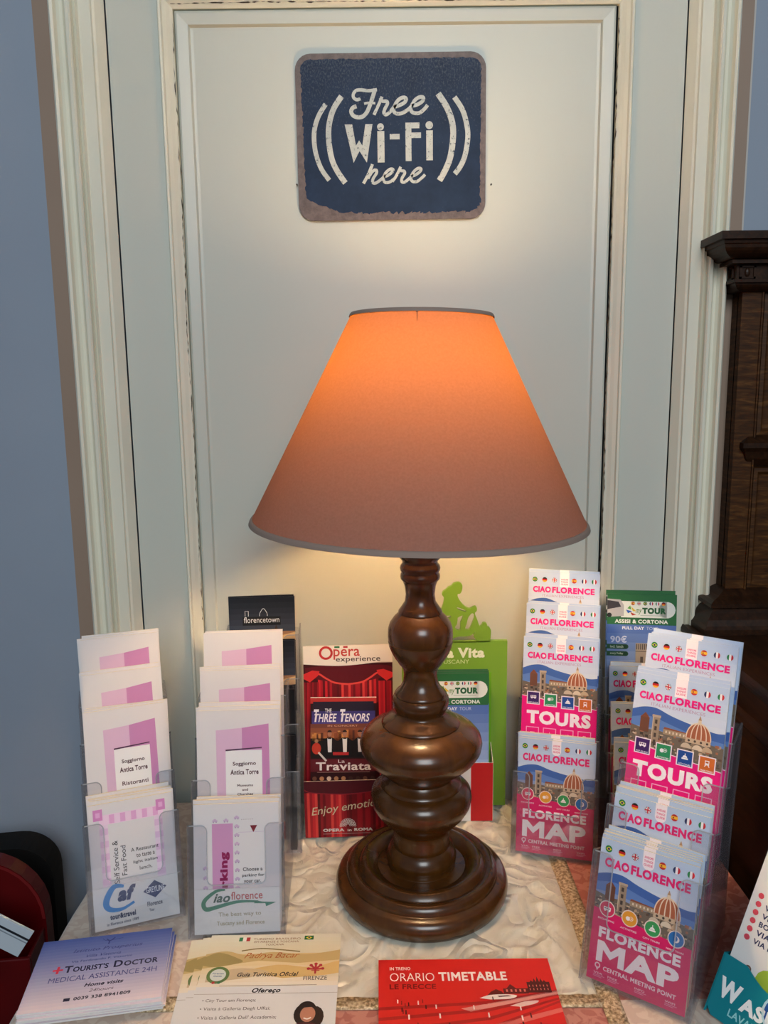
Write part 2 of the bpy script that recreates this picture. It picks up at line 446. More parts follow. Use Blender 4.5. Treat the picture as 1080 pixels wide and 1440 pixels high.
# ------------------------------------------------------------------ table and cloth
TX0, TX1, TY0, TY1 = -0.334, 0.389, 0.40, 0.966
tb = tag(empty('side_table', (0, 0.68, 0)), 'table under the patchwork satin cloth, carrying lamp and leaflet racks', 'table')
def tbp(name, bm, m): bmesh.ops.translate(bm, verts=bm.verts, vec=(0, -0.68, 0)); return obj(name, bm, m, tb)
bm = bmesh.new(); box(bm, TX0 + .004, TX1 - .004, TY0 + .004, TY1, .72, .745); tbp('tabletop', bm, M_CAB)
for x in (TX0 + .02, TX1 - .065):
    for y in (TY0 + .02, TY1 - .065):
        bm = bmesh.new(); box(bm, x, x + .045, y, y + .045, 0, .72); bevelled(bm, .004); tbp('leg', bm, M_CAB)

def satin(name, c1, c2, c3, rough, damask=24, crumple=0.0):
    m, nt, b = node_mat(name, rough, 0.5)
    v = coords(nt)
    f1 = noise_n(nt, v, damask, 2, 0.4, 2.2); f2 = noise_n(nt, v, 9, 3)
    pat = ramp(nt, f1, [(0.47, 0.0), (0.53, 1.0)])
    base = ramp(nt, f2, [(0.35, c1), (0.65, c2)])
    L(nt, mixc(nt, pat, base, c3), b.inputs['Base Color'])
    b.inputs['Sheen Weight'].default_value = 0.3
    rr = N(nt, 'ShaderNodeMapRange'); rr.inputs['To Min'].default_value = rough - .08; rr.inputs['To Max'].default_value = rough + .14
    L(nt, pat, rr.inputs['Value']); L(nt, rr.outputs[0], b.inputs['Roughness'])
    bump(nt, b, noise_n(nt, v, 900, 2), 0.12, 0.0004)
    if crumple:
        b.inputs['Specular IOR Level'].default_value = 0.75
        n2 = N(nt, 'ShaderNodeBump'); n2.inputs['Strength'].default_value = crumple; n2.inputs['Distance'].default_value = .0075
        f3 = noise_n(nt, v, 20, 1.2, .4, 1.0)
        rd = N(nt, 'ShaderNodeMath', operation='PINGPONG'); rd.inputs[1].default_value = .12; L(nt, f3, rd.inputs[0])
        ml = N(nt, 'ShaderNodeMath', operation='MULTIPLY'); ml.inputs[1].default_value = 4; L(nt, rd.outputs[0], ml.inputs[0])
        L(nt, ml.outputs[0], n2.inputs['Height'])
        fine = [n for n in nt.nodes if n.type == 'BUMP' and n != n2][0]
        L(nt, n2.outputs['Normal'], fine.inputs['Normal'])
    return m
M_IVORY = satin('ivory_damask_satin', '#d6d1c0', '#dcd7c8', '#ccc5b2', 0.26, 30, 0.75)
M_PINK = satin('pink_brocade', '#b9786a', '#c28474', '#a96256', 0.5, 55)
M_PALE = satin('pale_pink_brocade', '#d2c0b0', '#d8c7b8', '#c9b3a4', 0.45, 55)
M_BRAID, _nt, _b = node_mat('gold_braid', 0.42, 0.5)
_v = coords(_nt, (1, 1, 1)); _f = noise_n(_nt, _v, 330, 2, .6)
L(_nt, ramp(_nt, _f, [(0.36, '#8d7a58'), (0.5, '#bda987'), (0.66, '#e6d8b6')]), _b.inputs['Base Color']); _b.inputs['Metallic'].default_value = 0.35
bump(_nt, _b, _f, 0.9, 0.0016)

BX0, BX1, BY = -0.180, 0.1995, 0.6185
def wrinkle(x, y):
    a = 0.0
    if BX0 < x < BX1 and y > BY:
        e = min((x - BX0), (BX1 - x), (y - BY), .03) / .03
        p = Vector((x * 24 + 3.1, y * 16 + 1.7, 0.3)); q = p + Vector((noise.noise(p * .9) * .9, noise.noise(p * .9 + Vector((7, 3, 1))) * .9, 0))
        rdg = 1 - abs(noise.noise(q)) * 2.4
        rdg2 = 1 - abs(noise.noise(q * 2.3 + Vector((5, 1, 2)))) * 2.2
        a = e * (max(0, rdg) ** 2.5 * .0058 + max(0, rdg2) ** 2 * .0034 + noise.noise(q * 5) * .0004 - .0014)
        dl = math.hypot(x - .0385, y - .78); f_ = max(0, min(1, (dl - .096) / .03)); a = a * f_ + .0054 * (1 - f_)
    else:
        a = .003 + noise.noise(Vector((x * 30, y * 30, 1))) * .0008
    return min(.7536, .7480 + a)
cloth = tag(empty('tablecloth', (0, .68, .75)), 'patchwork tablecloth of ivory satin and pink brocade edged in gold braid', 'tablecloth')
def cloth_patch(name, x0, x1, y0, y1, m, step=.0045, lift=0.0, thick=0.0, drop=None):
    nx = max(2, int((x1 - x0) / step)); ny = max(2, int((y1 - y0) / step)); bm = bmesh.new(); g = []
    for j in range(ny + 1):
        row = []
        for i in range(nx + 1):
            x = x0 + (x1 - x0) * i / nx; y = y0 + (y1 - y0) * j / ny
            row.append(bm.verts.new((x, y - .68, wrinkle(x, y) + lift - .75)))
        g.append(row)
    for j in range(ny):
        for i in range(nx): bm.faces.new((g[j][i], g[j][i + 1], g[j + 1][i + 1], g[j + 1][i]))
    if drop == 'left':
        prev = [r[0] for r in g]
        for k in range(1, 9):
            cur = [bm.verts.new((x0 - .004 * min(k, 2) - .004 * math.sin(j * .3) * k / 8, v.co.y, v.co.z - .03 * k + .026)) for j, v in enumerate(g[jj][0] for jj in range(ny + 1))]
            for j in range(ny): bm.faces.new((cur[j], prev[j], prev[j + 1], cur[j + 1]))
            prev = cur
    if thick:
        ret = bmesh.ops.extrude_face_region(bm, geom=list(bm.faces))
        bmesh.ops.translate(bm, verts=[v for v in ret['geom'] if isinstance(v, bmesh.types.BMVert)], vec=(0, 0, thick))
        bmesh.ops.recalc_face_normals(bm, faces=bm.faces)
    return obj(name, bm, m, cloth, True)
cloth_patch('satin_panel', BX0, BX1, BY, TY1, M_IVORY, .0032)['label'] = 'ivory damask satin panel'
cloth_patch('brocade_panel', BX1, TX1, BY, TY1, M_PINK)['label'] = 'dusty pink brocade panel'
cloth_patch('brocade_panel', TX0, BX0, BY, TY1, M_PALE, drop='left')['label'] = 'pale pink brocade panel'
cloth_patch('brocade_panel', BX0, BX1, TY0, BY, M_PINK)['label'] = 'dusty pink brocade panel'
cloth_patch('brocade_panel', TX0, BX0, TY0, BY, M_PALE, drop='left')['label'] = 'pale pink brocade panel'
cloth_patch('brocade_panel', BX1, TX1, TY0, BY, M_PALE)['label'] = 'pale pink brocade panel'
for q in ((BX1 - .009, BX1 + .009, TY0, TY1), (BX0 - .009, BX0 + .009, TY0, TY1), (TX0, BX1 - .009, BY - .0085, BY + .0085)):
    cloth_patch('braid_trim', *q, M_BRAID, .004, .0005, .0008)['label'] = 'woven gold braid'

TZ = 0.7542     # where things stand

# ------------------------------------------------------------------ lamp
lamp = tag(empty('table_lamp', (0.0368, 0.78, TZ)), 'lit table lamp with turned brown wooden base and salmon cone shade', 'lamp')
PROF = [(0, 0.3869), (0.0178, 0.3869), (0.0207, 0.3854), (0.0229, 0.3822), (0.0234, 0.3795), (0.0229, 0.3766), (0.0214, 0.3732), (0.0188, 0.3706), (0.0183, 0.3688), (0.0187, 0.3672), (0.0203, 0.3654), (0.0211, 0.3626), (0.0206, 0.3600), (0.0194, 0.358), (0.0196, 0.3572), (0.0204, 0.3559), (0.0208, 0.3535), (0.0204, 0.3509), (0.0186, 0.3490), (0.0181, 0.3480), (0.0164, 0.3436), (0.0152, 0.3344), (0.0162, 0.3266), (0.0202, 0.3204), (0.0229, 0.3166), (0.0231, 0.3150), (0.0224, 0.3146), (0.0238, 0.3134), (0.0277, 0.3096), (0.0322, 0.3033), (0.0341, 0.2971), (0.0345, 0.2892), (0.0342, 0.2856), (0.0333, 0.2852), (0.0333, 0.2836), (0.0341, 0.2830), (0.0333, 0.2782), (0.0306, 0.2719), (0.0273, 0.2656), (0.0249, 0.2624), (0.0233, 0.2596), (0.0207, 0.2567), (0.0185, 0.2529), (0.0177, 0.2465), (0.0186, 0.2385), (0.022, 0.2321), (0.0263, 0.2279), (0.0278, 0.2257), (0.0275, 0.2246), (0.0270, 0.2243), (0.0288, 0.2231), (0.0301, 0.2200), (0.0303, 0.2166), (0.0294, 0.2118), (0.0267, 0.2073), (0.0264, 0.2055), (0.0272, 0.2036), (0.0322, 0.2008), (0.0390, 0.1969), (0.0420, 0.1943), (0.0422, 0.1932), (0.0418, 0.1926), (0.0492, 0.1899), (0.0585, 0.1845), (0.0641, 0.1780), (0.0658, 0.1710), (0.0644, 0.1638), (0.0592, 0.1556), (0.0506, 0.1473), (0.0419, 0.1407), (0.0367, 0.1363), (0.0351, 0.133), (0.0367, 0.1303), (0.042, 0.1273), (0.0442, 0.1250), (0.0443, 0.1236), (0.0440, 0.1231), (0.0492, 0.1206), (0.0537, 0.1156), (0.055, 0.1089), (0.0532, 0.1005), (0.0483, 0.092), (0.0408, 0.0835), (0.0339, 0.0767), (0.0308, 0.0733), (0.0302, 0.071), (0.0306, 0.0648), (0.0309, 0.058), (0.0315, 0.0536), (0.0312, 0.0530), (0.0330, 0.0518), (0.0362, 0.0477), (0.0383, 0.0408), (0.0380, 0.0350), (0.0362, 0.0305), (0.0370, 0.0290), (0.0480, 0.0280), (0.0485, 0.0272), (0.0490, 0.0285), (0.0560, 0.0335), (0.0600, 0.0355), (0.0635, 0.0358), (0.0665, 0.0345), (0.0690, 0.0305), (0.0700, 0.0295), (0.0715, 0.0300), (0.0745, 0.0315), (0.0785, 0.0310), (0.0815, 0.0285), (0.0830, 0.0245), (0.0832, 0.0222), (0.0845, 0.0216), (0.0890, 0.0208), (0.0925, 0.0180), (0.0945, 0.0130), (0.0945, 0.0065), (0.0925, 0.0018), (0.0905, 0.0), (0, 0)]
bm = bmesh.new(); lathe(bm, PROF, 128)
o = obj('base', bm, M_LAMPWOOD, lamp, True)
md = o.modifiers.new('edge', 'EDGE_SPLIT'); md.split_angle = D2R(50)
o['label'] = 'turned glossy brown wood base'
HZ = 0.3869
bm = bmesh.new(); lathe(bm, [(0, .0), (.0125, 0), (.0125, .006), (.0085, .009), (.0085, .05), (.015, .055), (.017, .06), (.017, .124), (.013, .1285), (0, .1285)], 32)
obj('lamp_socket', bm, M_BRASS, lamp, True, (0, 0, HZ))
M_BULB = bpy.data.materials.new('bulb_glow'); M_BULB.use_nodes = True
_b = M_BULB.node_tree.nodes['Principled BSDF']; _b.inputs['Base Color'].default_value = (1, 1, 1, 1)
_b.inputs['Emission Color'].default_value = (1.0, 0.66, 0.33, 1); _nt = M_BULB.node_tree; _sx = N(_nt, 'ShaderNodeSeparateXYZ'); L(_nt, coords(_nt), _sx.inputs[0])
_mr = N(_nt, 'ShaderNodeMapRange'); _mr.inputs['From Min'].default_value = .026; _mr.inputs['From Max'].default_value = .07; _mr.inputs['To Min'].default_value = 235; _mr.inputs['To Max'].default_value = 112
L(_nt, _sx.outputs[2], _mr.inputs['Value']); L(_nt, _mr.outputs[0], _b.inputs['Emission Strength'])
BZ = 0.516
bm = bmesh.new(); lathe(bm, [(.0135, 0), (.016, .008), (.024, .026), (.029, .042), (.0295, .054), (.0265, .066), (.018, .077), (.008, .082), (0, .083)], 40)
obj('bulb', bm, M_BULB, lamp, True, (0, 0, BZ))
# shade: slightly tilted open cone of thin fabric
SB, ST, RB, RTOP = 0.4115, 0.6185, 0.1705, 0.0685
m = bpy.data.materials.new('salmon_shade_fabric'); m.use_nodes = True; nt = m.node_tree; nt.nodes.clear()
out = N(nt, 'ShaderNodeOutputMaterial'); df = N(nt, 'ShaderNodeBsdfDiffuse'); tl = N(nt, 'ShaderNodeBsdfTranslucent'); mx = N(nt, 'ShaderNodeMixShader')
v = coords(nt); fz = noise_n(nt, v, 500, 2)
L(nt, ramp(nt, fz, [(.3, '#78615b'), (.7, '#806862')]), df.inputs[0]); tl.inputs[0].default_value = (0.95, 0.30, 0.01, 1); mx.inputs[0].default_value = 0.042
L(nt, df.outputs[0], mx.inputs[1]); L(nt, tl.outputs[0], mx.inputs[2]); L(nt, mx.outputs[0], out.inputs[0])
M_SHADE = m
shade_rot = (D2R(0.3), D2R(1.25), 0)
bm = bmesh.new(); lathe(bm, [(RB, 0), (RTOP, ST - SB)], 128)
sh = obj('lamp_shade', bm, M_SHADE, lamp, True, (-.002, 0, SB), shade_rot); sh['label'] = 'salmon fabric cone shade glowing orange at the top'
M_TRIM = ink('#8d7a70', 0.7)
bm = bmesh.new()
for z0, z1 in ((ST - SB - .0125, ST - SB - .002),):
    q = []
    for z, sx in ((z0, -.00015), (z0, .00015), (z1, .0006), (z1, -.0006)):
        r = RB + (RTOP - RB) * z / (ST - SB) + .0005; q.append(bm.verts.new((-.0075 + sx, -math.sqrt(r * r - .0075 ** 2), z)))
    bm.faces.new(q)
obj('seam', bm, ink('#5d4a42', .8), sh)
def hoop(name, r, z, w_, flare):
    bm = bmesh.new(); lathe(bm, [(r + .0012 + flare, z - w_ / 2), (r + .0016, z), (r + .0012 - flare, z + w_ / 2), (r - .0012 - flare, z + w_ / 2), (r - .0016, z), (r - .0012 + flare, z - w_ / 2), (r + .0012 + flare, z - w_ / 2)], 128)
    return obj(name, bm, M_TRIM, sh, True)
hoop('bottom_binding', RB - .001, .0022, .005, .0012)
hoop('top_binding', RTOP + .001, ST - SB - .0018, .0036, .0009)
bm = bmesh.new()
for k in range(3):
    a = 2 * PI * k / 3 + .4; d = Vector((math.cos(a), math.sin(a), 0)); n_ = Vector((-d.y, d.x, 0)) * .0012
    zt = ST - SB - .004
    v4 = [bm.verts.new(d * .012 + n_ + Vector((0, 0, zt - .02))), bm.verts.new(d * .012 - n_ + Vector((0, 0, zt - .02))), bm.verts.new(d * RTOP - n_ + Vector((0, 0, zt))), bm.verts.new(d * RTOP + n_ + Vector((0, 0, zt)))]
    bm.faces.new(v4)
    bm.faces.new([bm.verts.new(q.co + Vector((0, 0, .0022))) for q in v4])
obj('shade_fitter', bm, M_BRASS, sh)

# ------------------------------------------------------------------ wi-fi sign
SW, SH = 0.2290, 0.1905
sign = tag(empty('wall_sign', (0.0145, WY + .0094 - .0005, 1.506), (0, D2R(-.15), 0)), 'worn dark blue tin sign reading Free Wi-Fi here', 'sign')
m, nt, b = node_mat('worn_blue_tin', 0.45, 0.12)
v = coords(nt); vx = coords(nt, (620, 1, 330))
sc1 = noise_n(nt, vx, 1.0, 3, .7); fade = N(nt, 'ShaderNodeSeparateXYZ'); L(nt, v, fade.inputs[0])
mr = N(nt, 'ShaderNodeMapRange'); mr.inputs['From Min'].default_value = .06; mr.inputs['From Max'].default_value = .19; mr.inputs['To Min'].default_value = -.10; mr.inputs['To Max'].default_value = .10
L(nt, fade.outputs[2], mr.inputs['Value'])
ad = N(nt, 'ShaderNodeMath', operation='ADD'); L(nt, sc1, ad.inputs[0]); L(nt, mr.outputs[0], ad.inputs[1])
blot = noise_n(nt, v, 28, 5, .65)
base = ramp(nt, blot, [(.3, '#1a2740'), (.7, '#233450')])
L(nt, mixc(nt, ramp(nt, ad.outputs[0], [(.56, 0.0), (.70, 1.0)]), base, '#4b5360'), b.inputs['Base Color'])
M_SIGN = m
m, nt, b = node_mat('rusty_sign_edge', 0.45, 0.4)
v = coords(nt); L(nt, ramp(nt, noise_n(nt, v, 90, 5, .7), [(.35, '#51423e'), (.6, '#6b5953')]), b.inputs['Base Color']); M_RUST = m
m, nt, b = node_mat('worn_cream_lettering', 0.4, 0.4)
v = coords(nt); L(nt, mixc(nt, ramp(nt, noise_n(nt, v, 260, 4, .75), [(.36, 1.0), (.43, 0.0)]), ramp(nt, noise_n(nt, v, 60, 3), [(.3, '#a9aeaa'), (.7, '#bfc3bd')]), '#35414f'), b.inputs['Base Color']); M_LET = m
a = Art(SW, SH); me = sheet_mesh('plate', a, .0012, M_RUST, .0185)
mesh_obj('plate', me, sign, (0, -.0012, 0))['label'] = 'tin plate with rust brown border'
def su(x): return (x - 104) / 866
def sv(y): return (y - 70) / 792
a = Art(SW, SH)
rnd = random.Random(5); edge = []
def jig(x, y, am): return (su(x + rnd.uniform(-am, am)), sv(y + rnd.uniform(-am, am)))
# blue field with an eaten-away border
for k in range(60): edge.append(jig(180 + 720 * k / 59, 97, 3))
for k in range(8): t = PI / 2 - k / 7 * PI / 2; edge.append(jig(900 + 48 * math.cos(t), 145 - 48 * math.sin(t), 2))
for k in range(60): edge.append(jig(948 - 4 * k / 59, 150 + 600 * k / 59, 3))
for k in range(10): t = -k / 9 * PI / 2; edge.append(jig(895 + 50 * math.cos(t), 770 - 55 * math.sin(t), 7))
for k in range(60): edge.append(jig(890 - 520 * k / 59, 828, 9))
for k in range(16): edge.append(jig(370 - 215 * k / 15, 826 - 60 * (k / 15) ** 2, 9))
for k in range(60): edge.append(jig(138 - 8 * k / 59, 752 - 600 * k / 59, 4))
for k in range(8): t = PI - k / 7 * PI / 2; edge.append(jig(178 + 50 * math.cos(t), 147 - 50 * math.sin(t), 2))
a.poly(edge, M_SIGN, 1)
def art_only(name, art, parent, loc=(0, 0, 0)):
    me = bpy.data.meshes.new(name); me.from_pydata(art.V, [], [tuple(f) for f in art.F])
    for m_ in art.mats: me.materials.append(m_)
    for i, p in enumerate(me.polygons): p.material_index = art.M[i]
    return mesh_obj(name, me, parent, loc)
art_only('blue_field', a, sign, (0, -.0013, 0))
a = Art(SW, SH)
LY = [1.0]
def S(pts, wd, **k):
    LY[0] += .35; a.stroke([(su(x), sv(y)) for x, y in pts], wd / 866, M_LET, LY[0], **k)
R_ = lambda x0, y0, x1, y1: a.rect(su(x0), sv(y0), su(x1), sv(y1), M_LET, 1)
def ZS(pts, wd):      # traced at 6.75 px per photo px
    S([((470 + x / 6.75 - 380) * 3.176, (100 + y / 6.75 - 40) * 3.176) for x, y in pts], wd / 6.75 * 3.176)
ZS([(240, 195), (205, 205), (175, 185), (172, 150), (198, 115), (245, 108), (320, 118), (400, 108)], 30)
ZS([(385, 100), (362, 170), (335, 250), (300, 330), (260, 372), (210, 380), (165, 360), (148, 320), (165, 285), (200, 270)], 38)
ZS([(275, 245), (320, 238), (382, 242)], 22)
ZS([(448, 178), (430, 225), (400, 290), (368, 358)], 30)
ZS([(432, 190), (452, 222), (492, 225), (500, 250), (475, 300), (465, 340), (485, 358), (520, 335), (560, 285)], 32)
ZS([(560, 285), (620, 265), (670, 235), (680, 200), (650, 190), (605, 215), (570, 270), (560, 320), (585, 348), (640, 345), (700, 310), (740, 270)], 34)
ZS([(735, 275), (790, 262), (838, 230), (848, 195), (815, 188), (770, 215), (735, 270), (728, 320), (755, 345), (810, 345), (860, 305), (888, 268)], 34)
ZS([(345, 855), (325, 910), (290, 985), (255, 1050)], 30)
ZS([(300, 1000), (340, 935), (378, 912), (385, 945), (352, 1000), (345, 1040), (375, 1048), (430, 1010), (465, 975)], 28)
ZS([(455, 985), (500, 968), (540, 935), (545, 910), (515, 910), (475, 945), (452, 1000), (465, 1040), (510, 1040), (560, 1005)], 28)
ZS([(622, 885), (600, 935), (570, 990), (540, 1035)], 28)
ZS([(610, 900), (625, 925), (655, 930), (660, 955), (635, 1000), (632, 1038), (660, 1042), (700, 1010), (735, 975)], 28)
ZS([(725, 985), (770, 968), (812, 935), (820, 908), (790, 905), (748, 940), (722, 995), (735, 1035), (780, 1038), (830, 1000), (860, 968)], 28)
S([(240, 306), (207, 360), (187, 420), (183, 480), (191, 545), (213, 612), (248, 667)], 21)
S([(313, 270), (275, 330), (254, 400), (250, 470), (261, 560), (285, 622), (322, 681)], 25)
S([(752, 264), (792, 330), (816, 400), (820, 470), (808, 560), (786, 622), (757, 676)], 27)
S([(826, 282), (864, 345), (884, 420), (887, 480), (874, 560), (852, 612), (828, 645)], 23)
a.poly([(su(470 * 0 + (470 + x / 6.75 - 380) * 3.176), sv((100 + y / 6.75 - 40) * 3.176)) for x, y in ((82, 450), (155, 450), (188, 665), (220, 612), (250, 665), (283, 450), (352, 450), (292, 838), (222, 720), (162, 838))], M_LET, 1)
R_(473, 436, 505, 585); a.disc(su(488), sv(416), 15.5 / 866, M_LET, 1); R_(530, 450, 575, 476)
R_(602, 398, 629, 580); R_(629, 398, 666, 425); R_(629, 445, 673, 471); R_(697, 436, 727, 578); a.disc(su(711), sv(411), 17 / 866, M_LET, 1)
art_only('lettering', a, sign, (0, -.0016, 0))['label'] = 'worn cream lettering and signal arcs'
for (x, z) in ((-.1018, 1.5485), (.136, 1.546)):
    bm = bmesh.new(); bmesh.ops.create_cone(bm, segments=12, radius1=.0011, radius2=.0011, depth=.002, cap_ends=True, matrix=Matrix.Rotation(PI / 2, 4, 'X'))
    n_ = obj('nail', bm, ink('#2b2622'), None, False, (x, WY + .0088, z))
    tag(n_, 'tiny dark nail in the door panel just %s of the blue sign' % ('left' if x < 0 else 'right'), 'nail')

# ------------------------------------------------------------------ leaflet artwork
def flag(a, u, v, r, k, ly=3):
    half = lambda c, a0, a1, l: a.disc(u, v, r, c, l, 14, a0, a1)
    def band(c, x0, x1, vert=True):
        pts = []
        for i in range(9):
            t = x0 + (x1 - x0) * i / 8; pts.append((t, math.sqrt(max(0, 1 - t * t))))
        pts = pts + [(p[0], -p[1]) for p in reversed(pts)]
        q = [(u + r * (p[0] if vert else p[1]), v + (r * (p[1] if vert else -p[0])) * a.w / a.h) for p in pts]
        a.poly(q, c, ly)
    if k == 'br':
        a.disc(u, v, r, '#1f7a3c', ly); a.poly([(u - r * .8, v), (u, v - r * .6 * a.w / a.h), (u + r * .8, v), (u, v + r * .6 * a.w / a.h)], '#f0d43a', ly + 1); a.disc(u, v, r * .36, '#1d2f6b', ly + 2, 10)
    elif k == 'de': band('#1b1716', .33, 1, False); band('#c01f24', -.33, .33, False); band('#f0b52f', -1, -.33, False)
    elif k == 'uk':
        a.disc(u, v, r, '#26315f', ly)
        for w_, c, l in ((.62, '#e9e6ea', ly + 1), (.34, '#c52436', ly + 2)):
            a.rect(u - r * w_ / 2, v - r * .95 * a.w / a.h, u + r * w_ / 2, v + r * .95 * a.w / a.h, c, l); a.rect(u - r * .95, v - r * w_ / 2 * a.w / a.h, u + r * .95, v + r * w_ / 2 * a.w / a.h, c, l)
        for sx in (-1, 1):
            for sy in (-1, 1): a.stroke([(u + sx * r * .25, v + sy * r * .25 * a.w / a.h), (u + sx * r * .7, v + sy * r * .7 * a.w / a.h)], r * .22, '#e9e6ea', ly + 1, False)
    elif k == 'es': band('#b8272c', .4, 1, False); band('#e8b233', -.4, .4, False); band('#b8272c', -1, -.4, False); a.rect(u - r * .5, v - r * .2 * a.w / a.h, u - r * .1, v + r * .25 * a.w / a.h, '#9a3a28', ly + 1)
    elif k == 'fr': band('#26315f', -1, -.33); band('#eceaf0', -.33, .33); band('#c52436', .33, 1)
    elif k == 'it': band('#1f7a4a', -1, -.33); band('#eceaf0', -.33, .33); band('#c52b36', .33, 1)
FL = ['br', 'de', 'uk', None, 'es', 'fr', 'it']
def skyline(a, vh, vc, vb, seed=3):
    """hills from vh, town from vc, down to vb"""
    rnd = random.Random(seed); H = vb - vh; asp = a.w / a.h
    hp = [(0, vh + H * .10), (.12, vh + H * .02), (.26, vh), (.42, vh + H * .09), (.6, vh + H * .16), (.75, vh + H * .20), (.9, vh + H * .24), (1, vh + H * .22)]
    a.poly(smooth_line(hp, 4) + [(1, vb), (0, vb)], '#3f63a8', 1)
    a.poly(smooth_line([(0, vh + H * .26), (.2, vh + H * .18), (.45, vh + H * .27), (.7, vh + H * .36), (1, vh + H * .40)], 4) + [(1, vb), (0, vb)], '#5b80bf', 2)
    a.poly(smooth_line([(0, vh + H * .42), (.25, vh + H * .4), (.5, vh + H * .47), (.75, vh + H * .5), (1, vh + H * .53)], 4) + [(1, vb), (0, vb)], '#8397bd', 3)
    a.poly([(0, vc), (.15, vc + H * .05), (.3, vc + H * .02), (.5, vc + H * .08), (.7, vc + H * .05), (1, vc + H * .10), (1, vb), (0, vb)], '#6e6358', 4)
    cols = ['#8f7a66', '#b59b80', '#5c4a3f', '#d2c1ab', '#3f3833', '#a5694d', '#c7ad8e', '#776a66', '#51504c']
    for k in range(230):
        u = rnd.uniform(0, .96); t = rnd.random(); v = vc + (vb - vc) * (.10 + .84 * t); su_ = rnd.uniform(.012, .04); sv_ = rnd.uniform(.010, .028) * asp * 1.2
        a.rect(u, v, min(1, u + su_), min(vb, v + sv_), rnd.choice(cols), 5 + (k % 2))
    # nave
    a.rect(.36, vc - H * .03, .66, vc + H * .07, '#a08a72', 7); a.poly([(.36, vc - H * .03), (.37, vc - H * .07), (.62, vc - H * .045), (.66, vc - H * .03)], '#8b4f38', 8)
    for k in range(7): a.rect(.385 + k * .038, vc - H * .005, .4 + k * .038, vc + H * .04, '#dbcdb7', 8)
    # bell tower
    a.rect(.235, vh + H * .16, .315, vc + H * .26, '#9c8874', 7); a.rect(.228, vh + H * .13, .322, vh + H * .175, '#b7a48f', 8)
    for k in range(4): a.rect(.262, vh + H * (.22 + .13 * k), .288, vh + H * (.30 + .13 * k), '#4a3f3a', 9)
    a.rect(.235, vh + H * .16, .245, vc + H * .26, '#c5b39c', 8); a.rect(.10, vc - H * .18, .2, vc + H * .1, '#6d4636', 7); a.poly([(.10, vc - H * .18), (.15, vc - H * .28), (.2, vc - H * .18)], '#7d4a36', 7)
    # dome
    ub, uw, vt, vd = .735, .128, vh + H * .04, vc + H * .03
    dome = [(ub + uw * math.sin(t) * (1 if True else 1), vd - (vd - vt - H * .08) * math.cos(t) ** .9) for t in [i / 10 * PI / 2 - 0 for i in range(11)]]
    left = [(2 * ub - p[0], p[1]) for p in dome]
    a.poly(left[::-1] + dome[1:], '#a65f42', 9)
    for f_ in (-1, -.62, -.2, .22, .64, 1):
        pts = [(ub + (p[0] - ub) * f_, p[1]) for p in dome]; a.stroke(pts, .011, '#e0cfb8', 10, False)
    a.rect(ub - .017, vt + H * .02, ub + .017, vt + H * .10, '#d8c8b2', 11); a.poly([(ub - .017, vt + H * .02), (ub, vt - H * .07), (ub + .017, vt + H * .02)], '#b08a6c', 11)
    a.rect(ub - uw * 1.02, vd, ub + uw * 1.02, vd + H * .09, '#c3ad93', 10)
    for k in range(4): a.disc(ub - uw * .75 + k * uw * .5, vd + H * .045, .013, '#4c413b', 11, 10)
    for dx, c in ((-.12, '#c9b8a2'), (0.0, '#d6c7b2'), (.1, '#bda58a')): a.disc(ub + dx, vd + H * .2, .055, c, 8, 12, 0, PI)
ICON = {'bus': lambda a, u, v, s, c, ly: (a.rect(u - s * .62, v - s * .32 * a.w / a.h, u + s * .62, v + s * .28 * a.w / a.h, c, ly), [a.rect(u - s * .5 + k * s * .36, v - s * .2 * a.w / a.h, u - s * .26 + k * s * .36, v + s * .02 * a.w / a.h, '#5a4a6a', ly + 1) for k in range(3)], a.disc(u - s * .35, v + s * .3 * a.w / a.h, s * .15, c, ly), a.disc(u + s * .35, v + s * .3 * a.w / a.h, s * .15, c, ly)),
        'mask': lambda a, u, v, s, c, ly: (a.disc(u - s * .28, v + s * .05 * a.w / a.h, s * .36, c, ly, 14), a.ring(u + s * .28, v - s * .05 * a.w / a.h, s * .28, s * .36, c, ly + 1, 14), a.disc(u + s * .3, v - s * .05 * a.w / a.h, s * .12, c, ly + 1, 8)),
        'dome': lambda a, u, v, s, c, ly: (a.disc(u, v + s * .12 * a.w / a.h, s * .4, c, ly, 14, 0, PI), a.rect(u - s * .55, v + s * .16 * a.w / a.h, u + s * .55, v + s * .42 * a.w / a.h, c, ly), a.rect(u - s * .06, v - s * .62 * a.w / a.h, u + s * .06, v - s * .2 * a.w / a.h, c, ly)),
        'train': lambda a, u, v, s, c, ly: (a.rect(u - s * .36, v - s * .5 * a.w / a.h, u + s * .36, v + s * .3 * a.w / a.h, c, ly), a.rect(u - s * .24, v - s * .34 * a.w / a.h, u + s * .24, v - s * .06 * a.w / a.h, '#b5622c', ly + 1), a.stroke([(u - s * .2, v + s * .3 * a.w / a.h), (u - s * .4, v + s * .58 * a.w / a.h)], s * .14, c, ly, False), a.stroke([(u + s * .2, v + s * .3 * a.w / a.h), (u + s * .4, v + s * .58 * a.w / a.h)], s * .14, c, ly, False)),
        'moon': lambda a, u, v, s, c, ly: (a.disc(u, v, s * .55, c, ly, 18), a.disc(u - s * .25, v - s * .08 * a.w / a.h, s * .5, '#2b6fb3', ly + 1, 18))}
HOT = '#e6177e'; CRIM = '#d51f63'
